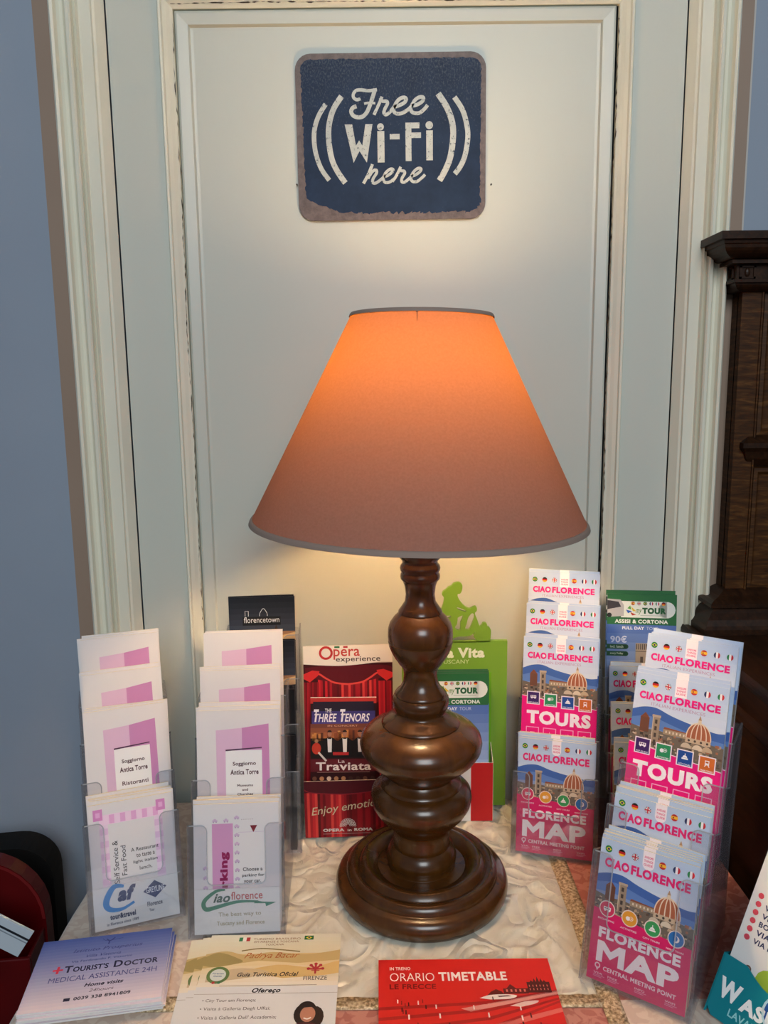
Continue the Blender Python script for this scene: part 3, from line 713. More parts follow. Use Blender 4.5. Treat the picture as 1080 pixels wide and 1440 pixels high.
def tours_art(w_, h_):
    a = Art(w_, h_); k = .207 / h_
    a.vgrad(0, 0, 1, .30, '#aec3e2', '#dbe0ec', 8, 0.5)
    for i, f_ in enumerate(FL):
        u = .085 + i * .139
        if f_: flag(a, u, .045, .035, f_)
    a.rect(.44, 0, .57, .085, '#f1e9f1', 2)
    for i in range(3): a.text(('AWESOME', 'THINGS', 'GUIDE')[i], .455, .035 + i * .014, .555, .045 + i * .014, '#e0558f', 3, .02)
    a.text('CIAO', .06, .085, .315, .122, HOT, 3, .05); a.text('FLORENCE', .335, .085, .93, .122, HOT, 3, .05); a.disc(.285, .104, .014, '#f3e4ee', 4, 10)
    a.text('ITALIAN EXPERIENCES', .2, .132, .78, .147, '#b08fae', 3)
    skyline(a, .155, .252, .40)
    a.poly([(0, .335), (1, .385), (1, 1), (0, 1)], HOT, 12)
    a.poly([(0, .332), (1, .382), (1, .386), (0, .336)], '#f6d6e6', 13)
    for i, (c, ic) in enumerate((('#3e2163', 'bus'), ('#2a8a5c', 'mask'), ('#1d4a96', 'dome'), ('#cf6a2e', 'train'))):
        u = .155 + i * .232; v = .345 + i * .006; hu = .088; hv = hu * a.w / a.h * 1.02
        a.rect(u - hu, v - hv, u + hu, v + hv, '#efe6f0', 14); a.rect(u - hu + .012, v - hv + .005, u + hu - .012, v + hv - .005, c, 15)
        ICON[ic](a, u, v - .006, .062, '#f0ecf2', 16)
        a.text(('HOP ON BUS', 'ACTIVITIES', 'CITY TOURS', 'TRAIN TOURS')[i], u - .065, v + hv - .014, u + .065, v + hv - .007, '#efe6f0', 16, .03)
    a.text('TOURS', .07, .415, .93, .492, '#f6eef3', 15, .055)
    for i in range(4):
        u = .155 + i * .232; hv = .085 * a.w / a.h; a.rect(u - .088, .545 - hv, u + .088, .545 + hv, '#f1b8d6', 14); a.rect(u - .078, .545 - hv + .004, u + .078, .545 + hv - .004, HOT, 15)
        ICON[('bus', 'dome', 'mask', 'train')[i]](a, u, .545, .05, '#f1cfe2', 16)
    return a
def map_art(w_, h_):
    a = Art(w_, h_)
    a.vgrad(0, 0, 1, .42, '#a9c0de', '#d4dcea', 8, 0.5)
    for i, f_ in enumerate(FL):
        if f_: flag(a, .085 + i * .139, .068, .036, f_)
    a.rect(.44, 0, .56, .09, '#eee6ee', 2); a.disc(.5, .09, .06, '#eee6ee', 2, 14, PI, 2 * PI)
    for i in range(3): a.text(('AWESOME', 'THINGS', 'GUIDE')[i], .455, .035 + i * .026, .545, .052 + i * .026, '#d8487f', 3, .02)
    a.text('CIAO', .06, .128, .315, .195, '#e0246f', 3, .05); a.text('FLORENCE', .335, .128, .93, .195, '#e0246f', 3, .05); a.disc(.285, .161, .014, '#eed9e6', 4, 10)
    skyline(a, .225, .385, .58)
    a.poly(smooth_line([(0, .495), (.3, .51), (.6, .535), (1, .555)], 4) + [(1, 1), (0, 1)], CRIM, 12)
    for i, (c, ic, t) in enumerate((('#d23a5e', 'bus', 'EXCURSIONS'), ('#e09a35', 'mask', 'ACTIVITIES'), ('#3a9a58', 'dome', 'CITY TOURS'), ('#2b6fb3', 'moon', 'NIGHT TOURS'))):
        u = .14 + i * .235; v = .485 + i * .012
        a.disc(u, v, .084, '#e9d7cf', 13, 22); a.disc(u, v, .074, c, 14, 22); ICON[ic](a, u, v, .06, '#f4ecea', 15)
        a.text(t, u - .085, v + .072, u + .085, v + .084, '#f4dbe2', 14, .02)
    a.text('FLORENCE', .08, .618, .91, .695, '#f5eef0', 14, .045); a.text('MAP', .08, .715, .91, .862, '#f5eef0', 14, .045)
    a.text('CENTRAL MEETING POINT', .165, .884, .9, .915, '#f2dbe2', 14, .03)
    a.ring(.105, .892, .018, .03, '#f2dbe2', 14, 12); a.poly([(.09, .908), (.12, .908), (.105, .93)], '#f2dbe2', 14)
    for u, t in ((.07, 'VIA'), (.22, 'FREE'), (.5, 'INFO'), (.8, 'WIFI')): a.text(t, u, .938, u + .1, .952, '#f0c3d0', 14, .02); a.rect(u, .957, u + .12, .962, '#e88fab', 14); a.rect(u, .967, u + .09, .972, '#e88fab', 14)
    return a
LILAC1, LILAC2 = '#d6b3cf', '#c285b6'
def hotel_art(w_, h_, small):
    a = Art(w_, h_)
    a.rect(0, 0, 1, 1, '#d9d6d8', .4)
    a.poly([(.23, .115), (.545, .105), (.545, 1), (.25, 1)], LILAC1, 1); a.poly([(.545, .105), (.87, .085), (.885, 1), (.545, 1)], LILAC2, 1)
    a.rect(.345, .235, .785, .80, '#eae9ea', 2); a.poly([(.345, .228), (.785, .219), (.785, .225), (.345, .237)], '#4a2a45', 3)
    a.text('Soggiorno', .43, .30, .71, .328, '#4a2430', 3, .03); a.text('Antica Torre', .40, .345, .74, .375, '#4a2430', 3, .03)
    if small:
        for i, t in enumerate(('Museums', 'and', 'Churches')): a.text(t, .48 + (.06 if i == 1 else 0), .43 + i * .025, .67 - (.06 if i == 1 else 0), .444 + i * .025, '#4a3038', 3, .03)
    else: a.text('Ristoranti', .42, .428, .74, .452, '#4a2430', 3, .02)
    return a
def food_art(w_, h_):
    a = Art(w_, h_)
    a.rect(0, 0, 1, 1, '#d9d6d8', .4)
    a.rect(.12, .09, .88, .17, '#eccfe4', 1)
    for k in range(5): a.rect(.24 + k * .13, .095, .30 + k * .13, .165, '#dfa6d2', 2)
    for u in (.12, .77): a.rect(u, .17, u + .10, .9, '#e6cfe2', 1)
    for k in range(7): a.rect(.12, .2 + k * .1, .22, .25 + k * .1, '#dcb9d8', 2); a.rect(.77, .2 + k * .1, .87, .25 + k * .1, '#dcb9d8', 2)
    for u in (.055, .80): a.rect(u, .04, u + .11, .13, '#cf86c0', 3); a.rect(u + .03, .065, u + .08, .105, '#e0aad6', 4)
    a.text('Self Service &', .255, .31, .32, .655, '#2c2424', 3, .0, turn=True); a.text('Fast Food', .35, .36, .41, .60, '#2c2424', 3, .0, turn=True)
    for i, (t, u0, u1) in enumerate((('A Restaurant', .47, .80), ('to taste a', .53, .75), ('light italian', .49, .78), ('lunch.', .56, .71))): a.text(t, u0, .395 + i * .052, u1, .425 + i * .052, '#2c2424', 3, .01)
    return a
def park_art(w_, h_):
    a = Art(w_, h_)
    a.rect(0, 0, 1, 1, '#d9d6d8', .4)
    a.rect(.215, .155, .46, .84, '#c993bd', 1)
    a.text('Parking', .30, .375, .42, .78, '#8a1a52', 3, .05, turn=True)
    def car(u, v): a.rect(u - .03, v, u + .03, v + .014, '#c9aecb', 2); a.disc(u, v + .002, .018, '#c9aecb', 2, 8, 0, PI); a.disc(u - .016, v + .016, .008, '#a88fae', 3, 8); a.disc(u + .016, v + .016, .008, '#a88fae', 3, 8)
    for u in (.25, .38): car(u, .125)
    for k in range(9): car(.505, .105 + k * .068)
    for k in range(3): car(.135, .49 + k * .075)
    a.poly([(.66, .175), (.745, .175), (.70, .23)], '#7a2430', 3)
    for k in range(6): a.rect(.56 + k * .025, .125, .57 + k * .025, .129, '#8d8080', 2)
    a.rect(.52, .225, .83, .228, '#c4b3cc', 2)
    for i, (t, u0, u1) in enumerate((('Choose a', .57, .80), ('parking for', .56, .82), ('your car.', .58, .78))): a.text(t, u0, .50 + i * .05, u1, .53 + i * .05, '#3a3232', 3, .02)
    return a
def dark_art(w_, h_):
    a = Art(w_, h_)
    a.vgrad(0, 0, 1, .34, '#10151f', '#3f4657', 7, .5); a.vgrad(0, .30, 1, .38, '#8d6a52', '#b98a5c', 3, .6); a.rect(0, .34, 1, 1, '#0f0e10', .5)
    a.poly([(0, .33), (.3, .29), (.6, .36), (1, .31), (1, .38), (0, .4)], '#c9a878', 1)
    a.rect(.2, .17, .78, .245, '#14161b', 2); a.text('florencetown', .22, .172, .76, .222, '#d9dce2', 3, .0)
    a.stroke([(.24, .165), (.24, .12), (.29, .12), (.29, .165)], .008, '#d9dce2', 3, False); a.stroke([(.46, .165), (.47, .135), (.52, .10), (.57, .135), (.58, .165)], .008, '#d9dce2', 3)
    a.rect(.69, .27, .73, .36, '#3a2b24', 2); a.poly([(.69, .27), (.71, .24), (.73, .27)], '#3a2b24', 2)
    return a
def night_art(w_, h_):
    a = Art(w_, h_)
    a.vgrad(0, 0, 1, .5, '#0c0e13', '#1d1f26', 6, .5); a.rect(0, .5, 1, 1, '#0b0b0d', .5); a.rect(.2, .17, .78, .245, '#14161b', 2); a.text('florencetown', .22, .172, .76, .222, '#b9bcc2', 3, .0)
    return a
def mytour_art(w_, h_):
    a = Art(w_, h_)
    a.rect(0, 0, 1, .215, '#2d6b3f', .5); a.vgrad(0, .215, 1, .72, '#4f6fb4', '#b9cbe6', 8, .5); a.vgrad(0, .72, 1, .86, '#dcdcd4', '#d5cdbd', 3, .5); a.rect(0, .86, 1, 1, '#3f6a34', .5)
    a.rect(.2, .05, .86, .165, '#e9ece4', 1); a.disc(.86, .1075, .1075 / 1 * .0575 / .1075 * a.h / a.w, '#e9ece4', 1, 18)
    a.poly([(0, .035), (.19, .04), (.24, .08), (.24, .155), (0, .165)], '#b9b7b8', 2); a.poly([(0, .045), (.16, .055), (.2, .09), (0, .11)], '#3b3a40', 3); a.disc(.03, .15, .035, '#2a2828', 3, 12)
    for i, f_ in enumerate(['es', 'uk', 'br', 'fr', 'it', 'de']): flag(a, .37 + i * .088, .065, .028, f_, 3)
    a.poly([(.27, .11), (.36, .12), (.3, .135)], '#2f62b8', 3); a.poly([(.33, .125), (.42, .145), (.36, .15)], '#c5452e', 3); a.poly([(.34, .085), (.42, .12), (.37, .12)], '#e3c33a', 3); a.poly([(.29, .1), (.33, .08), (.35, .11)], '#5fa84a', 3)
    a.text('my', .41, .105, .50, .145, '#5f8f3a', 3, .01, .4); a.text('TOUR', .505, .093, .85, .137, '#25603a', 3, .07)
    a.rect(.48, .147, .82, .150, '#9fb3a0', 3)
    a.text('ASSISI & CORTONA', .11, .178, .88, .205, '#eef0e6', 3, .04); a.text('FULL DAY', .22, .228, .54, .250, '#eef0f4', 3, .04); a.text('TOUR', .57, .228, .75, .250, '#c3cde6', 3, .0)
    a.text('90€', .05, .295, .29, .345, '#c9d3ea', 3, .03)
    for v, t in ((.355, 'incl. lunch'), (.405, 'every Friday')): a.rect(0, v, .28, v + .034, '#25523a', 2); a.disc(.28, v + .017, .017 * a.h / a.w, '#25523a', 2, 12); a.text(t, .05, v + .008, .24, v + .026, '#b9cdb9', 3, .02)
    a.rect(.42, .345, .60, .8, '#a79a8c', 1)
    for k in range(6): a.rect(.43 + k * .028, .35, .445 + k * .028, .39, '#574f4a', 2)
    a.rect(.42, .40, .6, .405, '#574f4a', 2); a.rect(.49, .44, .53, .5, '#574f4a', 2); a.rect(.38, .72, 1, .86, '#c9bda8', 2)
    for k in range(9): a.rect(.4 + k * .065, .76, .43 + k * .065, .8, '#8a7c6c', 3)
    for k in range(14): a.disc(.03 + k * .073, .87, .04, '#34572c', 3, 8)
    return a

MESH = {}
def kind_mesh(kind, w_, h_):
    k = (kind, round(w_, 4), round(h_, 4))
    if k not in MESH:
        art = {'tours': tours_art, 'map': map_art, 'food': food_art, 'park': park_art, 'dark': dark_art, 'mytour': mytour_art, 'night': night_art,
               'rist': lambda a, b: hotel_art(a, b, False), 'mus': lambda a, b: hotel_art(a, b, True)}[kind](w_, h_)
        paper = {'dark': ink('#15151a', .35), 'night': ink('#121216', .35), 'mytour': ink('#3b5a4a'), 'tours': PAPER_W, 'map': ink('#d6caae', .6)}.get(kind, ink('#e3d2a8', .6))  # default cream page edges, with the lamp's warm light put into the colour
        th = {'dark': .002, 'night': .002, 'mytour': .0012, 'tours': .0019, 'map': .0019}.get(kind, .0017)
        MESH[k] = (sheet_mesh('leaflet', art, th, paper), th)
    return MESH[k]

# ------------------------------------------------------------------ acrylic holders and their leaflets
def holder(label, x, y, psi, lam, sb, su_, w_, n=4, ph=.112, cut=.052):
    root = tag(empty('leaflet_holder', (x, y, TZ), (0, 0, D2R(psi))), label, 'leaflet holder', 'tiered clear acrylic leaflet holders')
    W = w_ / 2 + .0035; T = .0016; tn = math.tan(D2R(lam)); lamr = D2R(lam)
    for k in range(n):
        y0, z0 = sb * k - .0028, su_ * k
        bm = bmesh.new(); c = cut; r = .006; xi = W - .018
        def lean(a, b): return (a, y0 + b * math.sin(lamr), z0 + b * math.cos(lamr))
        def lean2(a, b): return (a, y0 - T + b * math.sin(lamr), z0 + b * math.cos(lamr))
        arc = lambda cx, cz, a0, a1: [(cx + r * math.cos(D2R(a0 + (a1 - a0) * i / 4)), cz + r * math.sin(D2R(a0 + (a1 - a0) * i / 4))) for i in range(5)]
        pts = [(-W, 0), (W, 0), (W, ph)] + [(xi + r, ph)] + arc(xi + r, ph - r, 90, 180) + arc(xi - r, c + r, 0, -90) + arc(-xi + r, c + r, 270, 180) + arc(-xi - r, ph - r, 0, 90) + [(-W, ph)]
        prism(bm, pts, lean, lean2)
        box(bm, -W, W, y0, y0 + sb - .002, z0 - .0008 + .0008, z0 + .0012)
        # rounded bright edge of the cut-out
        ed = bmesh.new()
        line = pts[2:]
        for i in range(len(line) - 1):
            p, q = line[i], line[i + 1]; d = math.hypot(q[0] - p[0], q[1] - p[1])
            if d < 1e-6: continue
            nx, nz = -(q[1] - p[1]) / d * .0006, (q[0] - p[0]) / d * .0006
            f_ = lambda a, b: (a, y0 - T - .0001 + b * math.sin(lamr), z0 + b * math.cos(lamr))
            ed.faces.new([ed.verts.new(f_(*s)) for s in ((p[0] + nx, p[1] + nz), (q[0] + nx, q[1] + nz), (q[0] - nx, q[1] - nz), (p[0] - nx, p[1] - nz))])
        pk = obj('pocket', bm, M_ACR, root)
        obj('pocket_edge', ed, M_ACR_EDGE, pk)
    for s in (-1, 1):
        pts = [(-.0045, 0)]
        for k in range(n):
            yf, zf = sb * k - .0045, su_ * k
            top = (yf + ph * math.sin(lamr), zf + ph * math.cos(lamr))
            if k: pts.append((yf + (pts[-1][1] - .012 - zf) * tn, pts[-1][1] - .012))
            pts.append(top)
        zt = pts[-1][1] + .006; yb = sb * n + (zt - su_ * (n - 1)) * tn
        pts += [(yb, zt), (sb * n + .0 * tn, su_ * (n - 1)), (sb * n - .004, 0)]
        bm = bmesh.new()
        xa, xb = s * W, s * (W + T)
        prism(bm, pts, lambda a, b: (xa, a, b), lambda a, b: (xb, a, b))
        sp = obj('side_panel', bm, M_ACR_SIDE, root)
        ed = bmesh.new()
        for i in range(len(pts) - 1):
            p, q = pts[i], pts[i + 1]; d = math.hypot(q[0] - p[0], q[1] - p[1]); ny, nz = -(q[1] - p[1]) / d * .0008, (q[0] - p[0]) / d * .0008
            xs = s * (W + T + .0001)
            ed.faces.new([ed.verts.new(v_) for v_ in ((xs, p[0] + ny, p[1] + nz), (xs, q[0] + ny, q[1] + nz), (xs, q[0] - ny, q[1] - nz), (xs, p[0] - ny, p[1] - nz))])
        obj('panel_edge', ed, M_ACR_EDGE, sp)
    bm = bmesh.new(); zt = su_ * (n - 1) + ph
    prism(bm, [(-W, 0), (W, 0), (W, zt), (-W, zt)], lambda a, b: (a, sb * n + max(0, b - su_ * (n - 1)) * tn, b), lambda a, b: (a, sb * n + T + max(0, b - su_ * (n - 1)) * tn, b))
    obj('back_panel', bm, M_ACR, root)
    return root
def fill(rack, tiers, seed):
    """tiers: (kind, height, count, front label, behind label, group)"""
    x, y, psi, lam, sb, su_, w_ = rack; rnd = random.Random(seed)
    b = Vector((-math.sin(D2R(psi)), math.cos(D2R(psi)), 0))
    for k, (kind, h_, cnt, lab, blab, grp) in enumerate(tiers):
        me, th = kind_mesh(kind, w_ - .001, h_)
        first = None
        for i in range(cnt):
            if first is None: o = first = mesh_obj('leaflet', me)
            else: o = first.copy(); COL.objects.link(o)
            p = Vector((x, y, TZ + .0016)) + b * (sb * k + i * (th + (.0022 if kind in ('food', 'park', 'rist', 'mus') else .0015)) / math.cos(D2R(lam))) + Vector((0, 0, su_ * k + (rnd.uniform(0.0005, .0042) if i else 0)))
            u_ = Vector((math.cos(D2R(psi)), math.sin(D2R(psi)), 0))
            if i: p += u_ * rnd.uniform(-.0012, .0012)
            o.location = p
            o.rotation_euler = (-D2R(lam), D2R(rnd.uniform(-.9, .9)) if i else 0, D2R(psi))
            tag(o, lab if i == 0 else blab, 'leaflet', grp)
RA = (-.2604, .7232, 19.6, 10.0, .0305, .0304, .0843)
RB_ = (-.1539, .7063, 3.1, 11.5, .0306, .0330, .0878)
RC = (-.1494, .8454, 3.3, 4.9, .0260, .0476, .0826)
RD = (.1943, .8299, -15.5, 8.6, .0315, .0332, .0888)
RE = (.3073, .8299, -7.7, 6.0, .0280, .0365, .0847)
RF = (.2207, .6177, -34.0, 15.1, .0374, .0285, .0891)
holder('clear holder of lilac leaflets with a Caf label, nearest the blue wall', *RA)
holder('clear holder of lilac leaflets with the green and red Ciaoflorence label', *RB_)
holder('clear holder of dark leaflets behind the second lilac rack', *RC, ph=.10)
holder('clear holder of pink map and tour booklets behind the red timetable', *RD, ph=.098)
holder('clear holder topped by a green tour leaflet beside the wooden cabinet', *RE, ph=.075)
holder('large clear holder of pink booklets at the front right of the table', *RF, ph=.118)
G1 = 'leaflets in the lilac rack by the blue wall'; G2 = 'leaflets in the second lilac rack'; G3 = 'dark leaflets'; G4 = 'booklets in the middle pink rack'; G5 = 'leaflets in the rack by the cabinet'; G6 = 'booklets in the front right rack'
fill(RA, [('food', .1279, 5, 'white Self Service leaflet with lilac checked border above the Caf label', 'leaflets stacked behind the Self Service one above the Caf label', G1),
          ('rist', .1828, 3, 'lilac and white Ristoranti leaflet in the rack by the blue wall', 'leaflets stacked behind the Ristoranti one', G1),
          ('rist', .1828, 3, 'second from top lilac leaflet in the rack by the blue wall', 'leaflets just behind the second from top one by the blue wall', G1),
          ('rist', .1828, 3, 'topmost lilac leaflet in the rack by the blue wall', 'leaflets at the very back of the rack by the blue wall', G1)], 11)
fill(RB_, [('park', .1294, 4, 'white parking leaflet with purple bar above the Ciaoflorence label', 'leaflets stacked behind the parking one', G2),
           ('mus', .1809, 4, 'lilac Museums and Churches leaflet above the parking leaflet', 'leaflets stacked behind the Museums and Churches one', G2),
           ('mus', .1809, 3, 'second from top lilac leaflet in the rack before the dark leaflets', 'leaflets behind the second from top one in the second lilac rack', G2),
           ('mus', .1809, 2, 'topmost lilac leaflet in the rack before the dark leaflets', 'leaflet at the very back of the second lilac rack', G2)], 12)
fill(RC, [('night', .140, 2, 'lowest dark leaflet in the rack behind the lilac one', 'leaflet behind the lowest dark one', G3), ('night', .140, 2, 'dark leaflet second from bottom behind the lilac rack', 'leaflet behind the second dark one', G3),
          ('dark', .145, 2, 'dark leaflet just under the top florencetown one', 'leaflet behind the third dark one', G3), ('dark', .1465, 2, 'topmost black leaflet reading florencetown with a sunset', 'leaflet behind the florencetown one', G3)], 13)
fill(RD, [('map', .1351, 4, 'crimson map booklet in the rack just right of the lamp', 'map booklets stacked behind the crimson one right of the lamp', G4),
          ('tours', .2139, 3, 'hot pink TOURS booklet in the rack just right of the lamp', 'booklets stacked behind the TOURS one right of the lamp', G4),
          ('tours', .2139, 2, 'second from top tour booklet in the rack just right of the lamp', 'booklet behind the second from top one right of the lamp', G4),
          ('tours', .2139, 2, 'topmost tour booklet in the rack just right of the lamp', 'booklet at the back of the rack just right of the lamp', G4)], 14)
fill(RE, [('map', .1324, 2, 'lowest booklet peeking out under the green tour leaflet', 'booklet behind the lowest one by the cabinet', G5), ('map', .1324, 2, 'middle pale booklet peeking out under the green tour leaflet', 'booklet behind the middle one by the cabinet', G5),
          ('map', .1324, 2, 'upper pale booklet directly under the green tour leaflet', 'booklet behind the upper one by the cabinet', G5), ('mytour', .1790, 2, 'green and blue Assisi and Cortona leaflet standing by the cabinet', 'leaflet behind the Assisi and Cortona one by the cabinet', G5)], 15)
fill(RF, [('map', .1280, 6, 'crimson map booklet in the lowest pocket of the front right rack', 'map booklets stacked in the lowest front right pocket', G6),
          ('map', .1280, 6, 'map booklet in second pocket of the front right rack, mostly hidden', 'map booklets stacked in the second front right pocket', G6),
          ('tours', .2069, 4, 'hot pink TOURS booklet in the front right rack', 'booklets stacked behind the TOURS one in the front right rack', G6),
          ('tours', .2069, 5, 'topmost tour booklet in the front right rack', 'booklets stacked at the very back of the front right rack', G6)], 16)

# label cards slid behind the front plates
def rack_card(rack, art, label, hgt):
    x, y, psi, lam, sb, su_, w_ = rack
    b = Vector((-math.sin(D2R(psi)), math.cos(D2R(psi)), 0))
    me = sheet_mesh('label_card', art, .0004, PAPER_W)
    o = mesh_obj('label_card', me, None, Vector((x, y, TZ + .0018)) - b * .0014, (-D2R(lam), 0, D2R(psi)))
    return tag(o, label, 'label card')
a = Art(.084, .043)
a.stroke([(.36, .05), (.25, .02), (.17, .22), (.145, .42), (.2, .55), (.33, .58), (.47, .47)], .06, '#1f7fc4', 1, True, lambda t: .55 + .9 * math.sin(PI * min(1, t * 1.1)) * (1 - .55 * t))
a.text('af', .28, .04, .50, .40, '#14295e', 3, .06, .3); a.text('tour&travel', .18, .66, .48, .79, '#1b2a52', 3, .05); a.text('in Florence since 1989', .14, .85, .51, .92, '#2a3354', 3, .02)
a.poly([(.58, .29), (.72, .06), (.86, .25), (.72, .48)], '#16285e', 2); a.text('GREYLINE', .615, .20, .835, .34, '#e6e9f2', 3, .01); a.text('Florence', .62, .55, .80, .66, '#2a3354', 3, .02); a.text('Tour', .64, .72, .70, .79, '#2a3354', 3, .02)
rack_card(RA, a, 'white card with blue Caf logo in the front pocket by the blue wall', .043)
a = Art(.086, .0445)
a.stroke([(.36, .02), (.26, .04), (.14, .20), (.105, .33), (.14, .44), (.26, .40), (.5, .30), (.75, .31)], .04, '#1d7a5e', 1, True, lambda t: .5 + .8 * math.sin(PI * t))
a.poly([(.7, .28), (.8, .32), (.96, .34), (.84, .43), (.83, .36), (.7, .35)], '#1d7a5e', 1)
a.text('iao', .22, .10, .42, .30, '#1a4a3e', 3, .03, .35); a.text('florence', .43, .07, .80, .25, '#b5373a', 3, .01)
a.text('The best way to', .28, .52, .78, .64, '#a39d86', 3, .02); a.text('Tuscany and Florence', .26, .72, .82, .84, '#a39d86', 3, .02)
rack_card(RB_, a, 'white card with green and red Ciaoflorence logo in the rack front', .0445)

# ------------------------------------------------------------------ opera dispenser and its leaflet
ody, odx = .895, -.0465
op = tag(empty('cardboard_dispenser', (odx, ody, TZ), (0, 0, D2R(2))), 'cardboard dispenser printed with red opera curtains, left of the lamp', 'leaflet dispenser')
OW, OH = .1115, .231
a = Art(OW, OH)
def curtain(a, u0, u1, v0, v1, n, skew, rnd, ly):
    cols = ['#8e1520', '#c4242c', '#6d0f18', '#d8413c', '#a51a24', '#5a0c14']
    for k in range(n):
        x0 = u0 + (u1 - u0) * k / n; x1 = u0 + (u1 - u0) * (k + 1) / n
        a.poly([(x0, v0), (x1, v0), (x1 + skew, v1), (x0 + skew, v1)], cols[(k * 2 + rnd.randint(0, 2)) % 6], ly)
rnd = random.Random(9)
a.rect(0, .1, 1, 1, '#3a0c12', .5)
curtain(a, .16, .84, .16, .32, 26, 0, rnd, 1)
a.poly(smooth_line([(.02, .12), (.3, .11), (.7, .11), (.98, .12), (.98, .17), (.8, .19), (.5, .215), (.2, .19), (.02, .17)], 4), '#5a121c', 2)
curtain(a, .0, .17, .2, 1, 9, -.04, rnd, 2); curtain(a, .84, 1.0, .2, 1, 9, .0, rnd, 2)
for pts in ([(0, .165), (.1, .16), (.17, .155), (.25, .18), (.35, .205), (.5, .215)], [(1, .165), (.9, .16), (.83, .155), (.75, .18), (.65, .205), (.5, .215)]): a.stroke(pts, .02, '#d94a42', 3)
a.poly([(.0, .155), (.1, .135), (.18, .14), (.16, .165), (.07, .2), (0, .18)], '#cf2f30', 4); a.poly([(1, .155), (.9, .135), (.82, .14), (.84, .165), (.93, .2), (1, .18)], '#cf2f30', 4)
a.poly([(0, 0), (1, 0), (1, .097)] + smooth_line([(.85, .095), (.6, .108), (.35, .112), (0, .1)], 4), '#ece6dc', 5)
a.ring(.255, .04, .052, .078, '#c23434', 6, 22); a.text('pera', .34, .02, .635, .078, '#c8423c', 6, .01); a.text('experience', .365, .062, .865, .098, '#4a4040', 7, .01)
a.rect(.35, .004, .41, .014, '#2f7a4a', 6); a.rect(.45, .004, .5, .014, '#c23434', 6)
me = sheet_mesh('back_panel', a, .002, ink('#b9a99a', .7), .006)
mesh_obj('back_panel', me, op, (0, .0105, 0), (-D2R(4.5), 0, 0))
PW, PH = .1095, .076
a = Art(PW, PH); a.rect(0, 0, 1, 1, '#4a0d16', .5); curtain(a, 0, 1, .2, 1, 34, 0, rnd, 1)
a.poly([(0, 0), (1, 0), (1, .13)] + smooth_line([(.9, .16), (.5, .23), (.1, .2), (0, .13)], 4), '#4c0f1c', 2); a.stroke([(0, .14), (.1, .2), (.5, .235), (.9, .17), (1, .14)], .012, '#8d2230', 3)
a.text('Enjoy emotions', .07, .38, .93, .56, '#d9c7a2', 4, .0, .3, rot=8)
for r_, n_ in ((.03, 5), (.055, 8), (.08, 11)):
    for k in range(n_):
        t = PI * (k + .5) / n_ * 1.1 - .15; a.ring(.48 + r_ * math.cos(t), .80 - r_ * math.sin(t) * PW / PH, .008, .013, '#d8cfc8', 4, 10)
a.text('OPERA', .2, .845, .44, .90, '#d8cfc8', 4, .05); a.text('in', .475, .86, .52, .90, '#d8cfc8', 4, .03); a.text('ROMA', .55, .845, .76, .90, '#d8cfc8', 4, .05)
a.rect(.2, .935, .76, .942, '#b39a98', 4)
me = sheet_mesh('front_pocket', a, .0012, ink('#b9a99a', .7)); mesh_obj('front_pocket', me, op, (-.001, -.0185, 0), (D2R(2.5), 0, 0))
for s in (-1, 1):
    bm = bmesh.new(); xs = s * PW / 2
    prism(bm, [(-.018, 0), (.010, 0), (.019, .105), (-.0205, .075)], lambda p, q: (xs - .001, p, q), lambda p, q: (xs + .0002 - .001, p, q)); obj('side_wing', bm, ink('#7a1620'), op)
bm = bmesh.new(); box(bm, -PW / 2, PW / 2, -.0178, .010, 0, .001); obj('floor_flap', bm, ink('#7a1620'), op)
a = Art(.0815, .158)
a.rect(0, 0, 1, 1, '#2c0d12', .5); a.rect(0, 0, 1, .045, '#b3322c', 1); a.rect(.04, .03, .96, .12, '#241c2c', 2); a.vgrad(.02, .105, .98, .205, '#3a3470', '#4a3f86', 4, 3)
a.text('THREE', .06, .125, .40, .19, '#f1edf0', 5, .02, .25); a.text('TENORS', .46, .125, .9, .19, '#f1edf0', 5, .02, .25); a.text('T', .05, .09, .13, .19, '#f1edf0', 5, .03, .25); a.text('T', .45, .09, .53, .19, '#f1edf0', 5, .03, .25); a.text('THE', .22, .085, .32, .115, '#f1edf0', 5, .01)
a.text('IN CONCERT', .26, .215, .72, .228, '#d9a080', 5, .01)
a.vgrad(.0, .205, 1, .34, '#6b3a34', '#c0743c', 4, 2); a.rect(0, .32, 1, .475, '#17120f', 3)
for k in range(26):
    u = rnd.random() * .95; a.rect(u, .25 + rnd.random() * .05, u + .04, .34, rnd.choice(['#8a4a2c', '#d48a48', '#5a3024', '#e0a25a']), 3)
for u in (.29, .52, .75):
    a.poly([(u - .12, .475), (u - .11, .345), (u - .04, .315), (u + .05, .315), (u + .12, .345), (u + .12, .475)], '#120e10', 4)
    a.poly([(u - .035, .32), (u + .035, .32), (u + .03, .43), (u - .025, .43)], '#e3dfdc', 5); a.rect(u - .025, .318, u + .025, .326, '#151214', 6)
    a.disc(u, .285, .032, '#a8735a', 5, 14, ry=.045); a.disc(u, .272, .034, '#241612', 6, 14, 0, PI)
a.disc(.09, .40, .07, '#c23a28', 5, 14, ry=.09); a.disc(.09, .34, .03, '#b5805a', 6, 12); a.stroke([(.12, .43), (.24, .5)], .03, '#d8d0c4', 6, False); a.rect(.34, .43, .58, .455, '#b02a2c', 6)
a.rect(0, .485, 1, .585, '#5e1620', 4); a.text('Traviata', .08, .51, .92, .575, '#efe3dd', 5, .02); a.text('La', .42, .49, .52, .515, '#efe3dd', 6, .0); a.rect(.1, .588, .9, .591, '#b98a80', 5)
for k in range(9): a.disc(.06 + k * .11, .64, .035, rnd.choice(['#b5805a', '#6a4436', '#d9c0a8', '#3a2622']), 4, 10)
